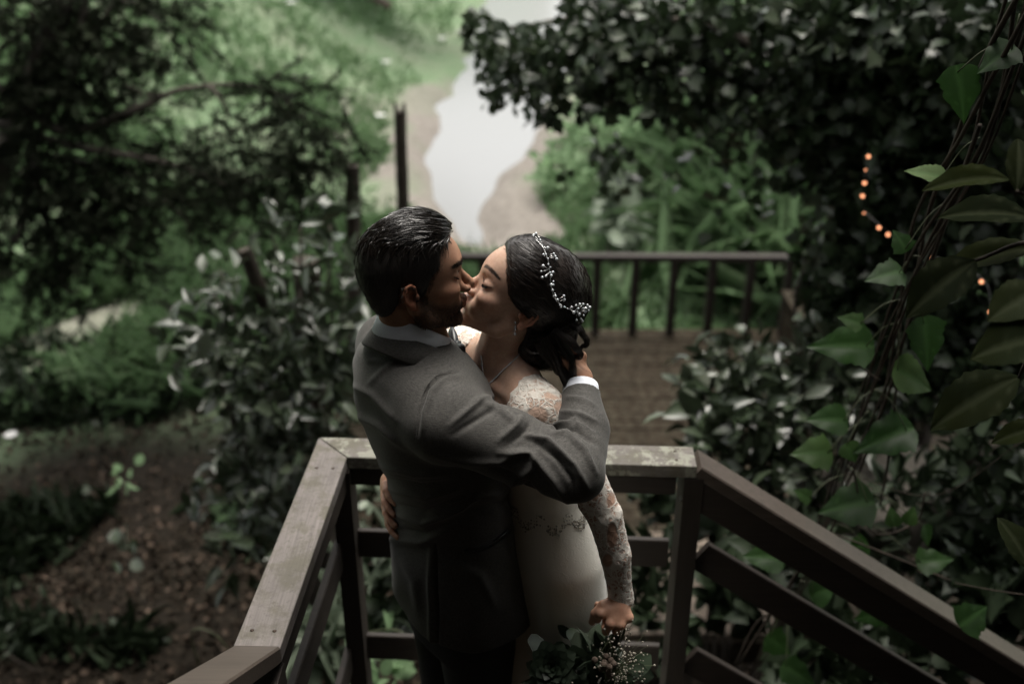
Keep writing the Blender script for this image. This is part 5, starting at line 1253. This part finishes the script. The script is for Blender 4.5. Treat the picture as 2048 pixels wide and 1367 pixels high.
# arching grass clumps
for px_, py_, Y_, n, L_, lab in ((1470, 440, 12.6, 260, 1.0, 'fountain of long arching grass behind the balustrade, right'), (1430, 370, 13, 260, 1.1, 'arching grass clump further back below the vine'), (1540, 470, 11, 240, .9, 'arching grass clump nearest the balustrade end')):
    bp = at(px_, py_, Y=Y_); gb = np.array([bp[0], Y_, gz(bp[0], Y_)]); P = gb + rng.normal(0, .14, (n, 3)) * (1, 1, .05); P[:, 2] += max(0, bp[2] - gb[2] - .5) * .6; D = rdir(n, 1.0, .4)
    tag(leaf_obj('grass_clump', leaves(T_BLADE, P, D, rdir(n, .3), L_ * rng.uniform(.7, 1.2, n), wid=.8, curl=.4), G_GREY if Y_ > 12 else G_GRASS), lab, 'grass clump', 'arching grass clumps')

# the vine-smothered tree on the right
cV = [(960, 70, 6.2, 34, 34, 60), (1000, 110, 6.2, 44, 44, 110), (1050, 95, 6.1, 60, 40, 150), (1060, 150, 6.2, 45, 36, 80), (1100, 190, 6.1, 30, 30, 40), (1165, 95, 6.0, 70, 70, 280), (1190, 10, 6.0, 50, 40, 100), (1180, 200, 6.0, 44, 34, 70), (1200, 300, 6.0, 14, 40, 14), (1215, 345, 6.0, 26, 24, 30), (1245, 320, 5.9, 20, 20, 16), (1130, 330, 6.0, 10, 20, 7),
      (1250, 60, 5.9, 90, 70, 420), (1270, 160, 5.9, 80, 50, 260), (1380, 60, 5.7, 100, 80, 480), (1390, 180, 5.7, 90, 60, 330), (1340, 240, 5.8, 60, 35, 70), (1450, 270, 5.6, 70, 50, 130), (1500, 60, 5.5, 100, 90, 500), (1510, 200, 5.5, 90, 70, 400), (1560, 300, 5.4, 70, 60, 200), (1480, 340, 5.6, 50, 40, 60),
      (1640, 60, 5.2, 110, 100, 560), (1640, 220, 5.2, 100, 80, 460), (1650, 340, 5.1, 70, 70, 230), (1780, 70, 4.9, 110, 110, 560), (1780, 230, 4.9, 100, 90, 480), (1760, 370, 4.9, 80, 70, 330), (1740, 480, 4.9, 80, 60, 300), (1700, 570, 4.9, 80, 60, 320), (1650, 500, 5.0, 50, 70, 130), (1650, 600, 5.0, 40, 50, 110), (1560, 420, 5.4, 40, 50, 30),
      (1900, 80, 4.6, 110, 120, 500), (1920, 260, 4.6, 100, 100, 430), (1880, 420, 4.6, 90, 80, 380), (1830, 560, 4.6, 80, 70, 330), (1760, 650, 4.6, 90, 50, 330), (1680, 670, 4.7, 60, 34, 200), (1960, 560, 4.4, 90, 90, 350), (1920, 690, 4.3, 100, 60, 350), (2010, 400, 4.4, 70, 120, 300), (2030, 150, 4.4, 70, 160, 400), (2020, 720, 4.2, 60, 80, 220), (1820, 760, 4.4, 110, 60, 330), (1720, 760, 4.5, 60, 60, 180), (1480, 660, 6.5, 14, 26, 14), (1465, 610, 6.6, 10, 24, 8)]
cV = [((a_, b_, c_ + rng.uniform(-.3, .3), d_ * 1.15, e_ * 1.1, int(f_ * .55)) if a_ < 1580 else (a_, b_, c_, d_, e_, int(f_ * .8))) for a_, b_, c_, d_, e_, f_ in cV] + [(1320, 330, 5.9, 130, 70, 40), (1450, 400, 5.6, 110, 70, 40), (1180, 140, 6.0, 90, 60, 60), (1080, 190, 6.1, 60, 60, 36), (1000, 160, 6.2, 50, 40, 26)]
tb = gbase(1690, 5.6); stV = [([tb, at(1675, 540, Y=5.6), at(1680, 300, Y=5.5), at(1700, -100, Y=5.4)], .10, .06), ([at(1690, 200, Y=5.5), at(1500, 90, Y=5.6), at(1250, 30, Y=5.9), at(1010, 60, Y=6.2)], .05, .012), ([at(1680, 330, Y=5.4), at(1560, 200, Y=5.6), at(1380, 170, Y=5.7), at(1180, 180, Y=6.0), at(1205, 320, Y=6.0)], .035, .006),
    ([gbase(1880, 4.7), at(1880, 600, Y=4.7), at(1850, 300, Y=4.8), at(1760, -60, Y=5.0)], .08, .05), ([gbase(1990, 4.4), at(2010, 560, Y=4.4), at(2000, 200, Y=4.5), at(1900, -60, Y=4.7)], .07, .04), ([at(1675, 450, Y=5.5), at(1600, 560, Y=5.1), at(1590, 640, Y=5.0)], .02, .008)]
plant('vine_covered_tree', 'big dark tree smothered in climbing vine leaves filling the upper right', 'tree', tb, [(*q[:5], int(q[5] * 1.45 * (.30 if 1300 < q[0] < 1580 and q[1] > 225 else .55 if 1580 <= q[0] < 1700 and 300 < q[1] < 520 else .75 if 1300 < q[0] < 1580 and q[1] > 150 else 1))) for q in cV], T_LOBED, .078, G_IVY, stems=stV, up=-.35, nup=.55, wid=1.0)
# boulder half hidden under the vines on the right
def rock(g): return smin(ell(g, at(1730, 1010, Y=3.9), (.34, .30, .22)) + .02 * np.sin(g.X * 14) * np.sin(g.Z * 17 + g.Y * 9), ell(g, at(1800, 960, Y=4.0), (.25, .2, .18)), .06)
cr_ = at(1745, 1000, Y=3.9); V, F = build_field_mesh(rock, cr_ - (.7, .6, .6), cr_ + (.7, .6, .6), .03, 1); tag(mesh('boulder', V, F, wood('grey_stone', (.10, .09, .075), (.21, .19, .165), (6, 6, 6), .9)), 'grey boulder half hidden behind vines above the handrail', 'boulder')

# ================================================================ close vines on the right
vs = empty('twisted_vine', tuple(at(1760, 800, Y=2.45)), 'bundle of thin twisted brown vine stems crossing the right side with large green leaves', 'vine')
path = np.array([at(2060, -40, Y=1.95), at(2010, 120, Y=2.0), at(1950, 300, Y=2.1), at(1860, 470, Y=2.25), at(1805, 620, Y=2.35), at(1745, 800, Y=2.45), at(1695, 930, Y=2.5), at(1650, 1060, Y=2.5), at(1600, 1160, Y=2.55), at(1500, 1330, Y=2.6)])
cc = curve(path, 60); T_, N_, B__ = frames(cc)
b = MB()
for k in range(7):
    ph = k * .9; rr = .012 + .030 * rng.random(); s_ = np.linspace(0, 1, len(cc)); w_ = (6 + 2 * rng.random()) * s_ + ph
    c2 = cc + N_ * (rr * np.cos(w_) * (1 + .8 * np.sin(s_ * 5 + k)))[:, None] + B__ * (rr * np.sin(w_))[:, None]; a_, b_ = tube(c2, rng.uniform(.0022, .0052) * np.linspace(1.1, .6, len(cc)), 7, True, .08); b.add(a_, b_)
for pts, r0 in ((J((1960, 250, 2.05), (1900, 420, 2.2), (1835, 600, 2.3), (1800, 700, 2.35)), .005), (J((1800, 640, 2.4), (1790, 800, 2.45), (1775, 930, 2.5), (1760, 1010, 2.5)), .004), (J((1760, 760, 2.4), (1730, 740, 2.4), (1700, 700, 2.4)), .0025), (J((1700, 905, 2.45), (1740, 1060, 2.4), (1830, 1045, 2.4), (1850, 985, 2.4)), .003), (J((1650, 1060, 2.5), (1780, 1110, 2.45), (1900, 1160, 2.4)), .003), (J((2048, 880, 2.3), (1870, 990, 2.4), (1690, 945, 2.5)), .0012), (J((1910, 1165, 2.2), (1990, 1180, 2.1), (2060, 1190, 2.0)), .0015), (J((1470, 1330, 2.6), (1510, 1250, 2.55), (1550, 1220, 2.5)), .004)):
    a_, b_ = tube(curve(pts, 16), r0, 6, True, .1); b.add(a_, b_)
b.build('stems', M_VINE, vs, smooth=True)
def big_template(rows, width, droop, fold, n=5):
    V, mid, uv = [], [], []; t = np.linspace(rows[0][0], 1, 17); w_ = np.interp(t, [r[0] for r in rows], [r[1] for r in rows])
    for i, (a_, b_) in enumerate(zip(t, w_)):
        b_ = b_ * (1 + .05 * math.sin(i * 2.9))
        for s_ in np.linspace(-1, 1, 2 * n - 1):
            V.append((a_ + .0 * b_, s_ * b_ * width, -droop * a_ * a_ + fold * abs(s_) * b_ + .012 * math.sin(9 * a_ - 5 * abs(s_) * b_) * abs(s_) - .05 * s_ * s_ * b_)); 
            vein = max(0, 1 - abs(math.sin(7.5 * (a_ - .55 * abs(s_) * b_))) * 7) * .8; mid.append(1.0 if abs(s_) < .01 else vein); uv.append((a_, s_))
    F = []; k = 2 * n - 1
    for i in range(len(t) - 1):
        for j in range(k - 1): a_ = i * k + j; F.append((a_, a_ + 1, a_ + k + 1, a_ + k))
    return np.array(V), np.array(F), np.array(mid), np.array(uv)
B_LOBE = big_template([(-.14, .30), (-.05, .72), (.08, 1.05), (.14, .92), (.32, .78), (.44, .86), (.50, .70), (.72, .36), (1, .01)], .50, .16, .10)
B_HEART = big_template([(-.12, .35), (-.02, .82), (.15, 1), (.4, .86), (.7, .48), (.9, .16), (1, .01)], .50, .2, .12)
B_LONG = big_template([(0, .08), (.15, .6), (.4, 1), (.7, .85), (.9, .4), (1, .02)], .24, .3, .15)
def near_leaf(px_, py_, Lpx, ang, Y_, T, rnd, mat, parent, tilt=.55, roll=0, wid=1.0):
    """blade centred near the pixel; ang = direction of the tip in the view (deg, 0 = right, 90 = up)"""
    c = at(px_, py_, Y=Y_); k = ((c - CC) @ CF) / FPX; L_ = Lpx * k; a_ = R(ang); d = np.array([math.cos(a_), 0, 0]) + CU * math.sin(a_) + CF * rng.uniform(-.25, .25)
    n = -CF * (1 - tilt * .5) + np.array([0, 0, 1.]) * tilt + np.array([1., 0, 0]) * roll; P = c - d / np.linalg.norm(d) * L_ * .45
    return leaves(T, P[None], d[None], n[None], np.array([L_]), rnd=np.array([rnd]), wid=wid, curl=.1), P
near = [(1925, 190, 135, -75, 2.0, B_LOBE, .25, 0), (1992, 118, 100, -150, 1.95, B_LOBE, .2, 0), (1852, 345, 95, 160, 2.1, B_HEART, .95, 0), (1768, 550, 95, -170, 2.3, B_LOBE, .35, 0), (1680, 690, 150, 178, 2.4, B_LOBE, .45, 0), (1855, 690, 130, -80, 2.3, B_LOBE, .4, 0), (1830, 757, 115, -25, 2.3, B_HEART, .9, 0), (1765, 878, 150, -160, 2.4, B_LOBE, .15, 0), (1655, 838, 95, 175, 2.4, B_HEART, .45, 0), (1622, 905, 95, 180, 2.4, B_LOBE, .85, 0), (1703, 905, 50, -60, 2.4, B_HEART, .8, 0),
        (1690, 1012, 130, -170, 2.4, B_LOBE, .2, 0), (1527, 1112, 95, 176, 2.5, B_HEART, .45, 0), (1645, 1118, 80, -10, 2.45, B_HEART, .4, 0), (1785, 1032, 48, 100, 2.35, B_HEART, .8, 0), (1822, 1030, 46, 70, 2.35, B_HEART, .85, 0), (1855, 1072, 56, -70, 2.35, B_HEART, .6, 0), (1872, 1120, 84, 12, 2.35, B_LOBE, .7, 0), (1560, 1290, 80, -40, 2.5, B_LOBE, .75, 0), (1648, 1182, 70, 15, 2.5, B_HEART, .5, 0), (1605, 988, 50, 150, 2.45, B_LOBE, .8, 0), (1712, 1095, 60, -160, 2.5, B_LOBE, .55, 0), (1950, 1230, 90, 30, 2.0, B_LOBE, .3, 0), (1740, 1230, 80, 200, 2.6, B_LOBE, .3, 0), (1600, 1350, 90, -30, 2.4, B_LOBE, .5, 0), (1700, 640, 60, 160, 2.35, B_LOBE, .8, 0), (1800, 480, 60, 120, 2.2, B_LOBE, .4, 0)]
for (a_, b_, L_, an, Y_, T, rn, tt) in near:
    lf_, P0 = near_leaf(a_, b_, L_ * .76, an, Y_, T, rn, None, None, tilt=rng.uniform(.2, .8), roll=rng.uniform(-.4, .4)); lo = leaf_obj('leaf', lf_, G_BRIGHT, vs)
    j = np.argmin(np.linalg.norm(cc - P0, axis=1) + .02); tg = cc[min(len(cc) - 1, max(0, j - 2))]
    if np.linalg.norm(tg - P0) < .45:
        pt = curve([P0, (P0 + tg) / 2 + (0, 0, .02), tg], 8); V_, F_2 = tube(pt, .0014, 5); mesh('petiole', V_, F_2, M_STEM, lo)
G_OLIVE = m_leaf('large_dark_leaf', (.004, .0055, .0016), (.013, .017, .005), .75, .14, .03)
bl = empty('large_leaf_plant', tuple(at(2060, 500, Y=1.5)), 'large dark olive leaves with wavy edges drooping in from the right edge', 'plant')
lg = [(1950, 352, 165, 176, 1.55, 1.0), (1990, 420, 170, 168, 1.6, 1.1), (1890, 560, 165, -148, 1.55, 1.1), (1985, 505, 180, 186, 1.6, 1.0), (1960, 790, 190, -155, 1.6, 1.1), (2045, 595, 130, 200, 1.35, 1.6), (2035, 680, 150, 185, 1.3, 1.7), (2040, 1090, 110, 110, 1.6, 1.3), (2040, 330, 120, 80, 1.5, 1.3), (2048, 860, 110, 190, 1.5, 1.0)]
b = MB(); hub = at(2150, 560, Y=1.6)
for a_, b_, L_, an, Y_, wd in lg:
    lf_, P0 = near_leaf(a_, b_, L_, an, Y_, B_LONG, rng.random(), None, None, wid=wd, tilt=.9); leaf_obj('leaf', lf_, G_OLIVE, bl); V_, F_2 = limb([P0, (P0 + hub) / 2 + (0, 0, .05), hub], .003, .005, 6); b.add(V_, F_2)
V_, F_2 = limb([hub, hub + (.7, .3, -1.4), hub + (1.5, .5, -3.9)], .012, .03, 8); b.add(V_, F_2); b.build('stem', M_VINE, bl, smooth=True)

# ================================================================ string lights in the vines
bulbs = [(1737, 313, 4.4), (1731, 340, 4.4), (1729, 366, 4.4), (1725, 392, 4.4), (1728, 426, 4.4), (1758, 455, 4.3), (1776, 469, 4.3), (1794, 483, 4.3), (1810, 488, 4.3), (1862, 516, 4.1), (1963, 563, 3.9), (1981, 624, 3.8)]
sl = empty('string_lights', tuple(at(1760, 450, Y=4.4)), 'string of tiny warm glowing bulbs hung through the dark vines on the right', 'string lights')
pt = np.array([at(a_, b_, Y=c_ - .30) for a_, b_, c_ in bulbs]); V_, F_2 = tube(curve(pt + (0, 0, .012), 60), .0022, 5); mesh('wire', V_, F_2, M_LEATHER, sl)
t = NT('warm_bulb'); em = t.n('Emission'); em.inputs[0].default_value = (1, .40, .20, 1); em.inputs[1].default_value = 1.0; t.l(em.outputs[0], t.out.inputs[0]); M_BULB = t.m
for k, p_ in enumerate(pt): beads([p_], [.0085 if k not in (1, 4, 9) else .0045], 'bulb', M_BULB, sl, 10)

# ================================================================ bouquet
bq = empty('bouquet', tuple(at(1200, 1330, Y=1.60)), "bouquet of eucalyptus, succulents and baby's breath held low in the woman's hand", 'bouquet')
G_EUC = m_leaf('eucalyptus_leaf', (.010, .018, .010), (.030, .045, .026), .5, .10, .3, (.08, .10, .07))
BC = at(1178, 1368, Y=1.60); hp = np.array([.222, 1.628, .885])
n = 200; P = BC + rng.normal(0, 1, (n, 3)) * (.046, .036, .034); D = (P - BC) / .06 + rdir(n, .1); D[:, 1] -= .4
leaf_obj('eucalyptus', leaves(T_ROUND, P, D, rdir(n, .5) + [0, -.6, 0], rng.uniform(.028, .058, n)), G_EUC, bq)
n = 40; P = BC + rng.normal(0, 1, (n, 3)) * (.05, .03, .03) + (-.02, 0, .01); D = (P - BC) / .06 + rdir(n, -.9); leaf_obj('sprigs', leaves(T_LANCE, P, D, rdir(n, .5), rng.uniform(.05, .09, n), wid=.7), G_EUC, bq)
def rosette(c, r, n, mat, name):
    Ls = []; i = np.arange(n); a_ = i * 2.4; e = (i / n) ** .7; ax = np.array([-.2, -.75, .6]); ax /= np.linalg.norm(ax); u = np.cross(ax, [0, 0, 1.]); u /= np.linalg.norm(u); v = np.cross(ax, u)
    rad = np.cos(a_)[:, None] * u + np.sin(a_)[:, None] * v; D = rad * (.25 + e)[:, None] + ax * (1.1 - e)[:, None]; return leaf_obj(name, leaves(T_ROUND, c + rad * (r * .12 * e)[:, None], D, ax - rad * .6, r * (.45 + .6 * e), wid=.8, rnd=rng.random(n) * .5), mat, bq)
rosette(at(1105, 1330, Y=1.52), .046, 34, G_EUC, 'succulent'); rosette(at(1150, 1385, Y=1.54), .04, 30, G_EUC, 'succulent')
M_BABY = m_plain('tiny_white_flower', (.32, .29, .24), .8, var=.15); M_BROWN = m_plain('brown_seed_pod', (.10, .072, .055), .8)
n = 190; c = at(1235, 1330, Y=1.56); P = c + rng.normal(0, 1, (n, 3)) * (.028, .022, .040); ex = np.array([at(a_, b_, Y=1.55) for a_, b_ in ((1287, 1309), (1281, 1319), (1278, 1327), (1286, 1336), (1270, 1342), (1262, 1322), (1257, 1318), (1236, 1270), (1228, 1276), (1262, 1305))]); P = np.vstack([P, ex])
gy_ = beads(P, rng.uniform(.0012, .0030, len(P)), 'baby_breath', M_BABY, bq, 5)
b = MB()
for p_ in P[::3]: a_, b_ = tube([c + (-.02, 0, -.05), (c + p_) / 2, p_], .0004, 3); b.add(a_, b_)
b.build('fine_stalks', M_STEM, gy_)
beads(at(1212, 1330, Y=1.55) + rng.normal(0, .009, (16, 3)), .0075, 'seed_pods', M_BROWN, bq, 7)
b = MB()
for k in range(9): a_, b_ = tube(curve([hp + rng.normal(0, .006, 3) + (.012, .01, .05), hp + rng.normal(0, .005, 3), BC + rng.normal(0, .03, 3)], 8), .0028, 6); b.add(a_, b_)
b.build('stalks', M_STEM, bq, smooth=True)

# ================================================================ unseen tree crowns, boarded building and leafy screens, added to block light
G_CAN = m_leaf('blocker_leaf', (.02, .035, .012), (.05, .075, .03), .5, .15)
def overhead(name, label, base, cx_, cy_, cz, rx, ry, rz, n, L_):
    q = rng.normal(size=(n, 3)); q /= np.linalg.norm(q, axis=1)[:, None]; q *= rng.random(n)[:, None] ** .33; P = np.array([cx_, cy_, cz]) + q * (rx, ry, rz); o = empty(name, base, label, 'tree'); leaf_obj('crown', leaves(T_OVAL, P, rdir(n, -.2), rdir(n, 1), L_ * rng.uniform(.6, 1.3, n), wid=1.3), G_CAN, o)
    b = MB(); B0 = np.array(base); top = np.array([cx_, cy_, cz]); V_, F_2 = limb([B0, (B0 * (1, 1, 0) * .8 + top * (1, 1, 0) * .2) + (0, 0, cz * .4), top], .22, .08, 10); b.add(V_, F_2)
    for k in range(7): V_, F_2 = limb([top * .6 + B0 * .4 + (0, 0, cz * .15), top + rng.normal(0, .3, 3), top + (q[k] * (rx, ry, rz) * .9)], .08, .02, 6); b.add(V_, F_2)
    b.build('trunk', M_BARK, o, smooth=True)

# small things on the ground: white blossoms and a bent pale tendril
M_PETAL = m_plain('white_petal', (.75, .74, .72), .7, var=.05)
for px_, py_, lab_ in ((27, 891, 'single white blossom low at the left edge'), (885, 86, 'tiny white blossom by the top of the stream'), (772, 134, 'tiny white blossom on the bank left of the stream top'), (762, 243, 'tiny white blossom above the tall notched post'), (338, 495, 'tiny white blossom in the grass above the shrub'), (590, 76, 'tiny white blossom far up the meadow')):
    p_ = at(px_, py_, Z=-2.4); p_[2] = gz(p_[0], p_[1]); 
    for _ in range(12): p_ = at(px_, py_, Z=p_[2]); p_[2] = gz(p_[0], p_[1])
    p_[2] += .10; n = 9; a_ = np.arange(n) * 6.283 / n; k = .03 + .004 * p_[1]
    o = empty('white_blossom', tuple(p_ - (0, 0, .1)), lab_, 'flower'); leaf_obj('petals', leaves(T_ROUND, np.tile(p_, (n, 1)), np.stack([np.cos(a_), np.sin(a_), np.full(n, .5)], 1), np.tile([0, 0, 1.], (n, 1)), k), M_PETAL, o)
    V_, F_2 = tube([p_ - (0, 0, .14), p_], .003, 5); mesh('stalk', V_, F_2, M_STEM, o)
b = MB()
for pts in (J((470, 1330, 3.5), (452, 1290, 3.4), (420, 1262, 3.4), (388, 1258, 3.4), (384, 1285, 3.4), (396, 1322, 3.4), (398, 1366, 3.5)), J((840, 1300, 2.9), (800, 1262, 2.9), (758, 1260, 3.0), (700, 1270, 3.1)), J((850, 1330, 2.9), (838, 1290, 2.9), (850, 1262, 2.9), (880, 1280, 2.9))): V_, F_2 = tube(curve(pts, 20), .0035, 6); b.add(V_, F_2)
tag(b.build('dry_tendrils', M_STEM, None, smooth=True), 'thin pale bent stems looping by the left rail at the bottom', 'stems')
overhead('added_shade_tree', 'unseen leafy tree added at the left behind the viewpoint to darken the foreground', (-5.5, 1.0, -1.6), -5.0, 3.6, 5.6, 3.9, 4.2, 1.3, 2900, .34)  # tree out of view, added so its crown darkens the left foreground
overhead('added_shade_tree', 'unseen leafy tree added right of the stairs, its crown shading the near side', (4.6, .5, -2.0), 4.4, 2.6, 5.2, 3.0, 3.8, 1.2, 2300, .34)  # second added tree, keeps open sky off the near right side
M_WALL = wood('shading_wall_boards', (.06, .045, .035), (.12, .09, .07), (60, 60, 4), .8)
hs_ = empty('added_house', (0, -3, -2.4), 'unseen boarded building added behind the viewpoint to block light from behind', 'added_house')
b = MB(); b.box((0, -3.1, 1.6), (9, .2, 8)); b.build('shading_wall', M_WALL, hs_); b = MB(); b.box((0, -1.15, 4.05), (9.6, 4.1, .16)); b.build('shading_roof', M_STAINX, hs_)  # added boards and roof cut the sky light from behind and overhead
for x_ in (-4.5, 4.5): b = MB(); b.box((x_, .75, .9), (.12, .12, 6.1)); b.build('shading_roof_post', M_STAIN, hs_)
b = MB(); b.box((0, -2.975, 2.3), (.95, .05, 2.05)); b.build('shading_wall_door', M_HAND, hs_)

for nm_, x0_, y0_, y1_, lab_ in (('added_hedge', -4.4, -2.6, 3.0, 'unseen leafy screen added at the left to block side light'), ('added_hedge', 4.6, -2.6, 1.9, 'unseen leafy screen added right of the stairs to block side light')):  # added foliage screens out of view, stop side light on the couple
    n = 3600; P = np.stack([x0_ + rng.normal(0, .35, n), rng.uniform(y0_, y1_, n), rng.uniform(-1.9, 4.6, n)], 1); o = empty('added_hedge', (x0_, (y0_ + y1_) / 2, -2.0), lab_, 'added_hedge')
    leaf_obj('foliage', leaves(T_OVAL, P, rdir(n), rdir(n, .6), .26 * rng.uniform(.6, 1.3, n), wid=1.4), G_CAN, o); b = MB()
    for k in range(6): yy_ = y0_ + .4 + k * (y1_ - y0_ - .6) / 5; V_, F_2 = limb([(x0_, yy_, -2.2), (x0_ + .1, yy_ + .1, 1.0), (x0_, yy_, 4.2)], .06, .02, 7); b.add(V_, F_2)
    b.build('stems', M_BARK, o, smooth=True)
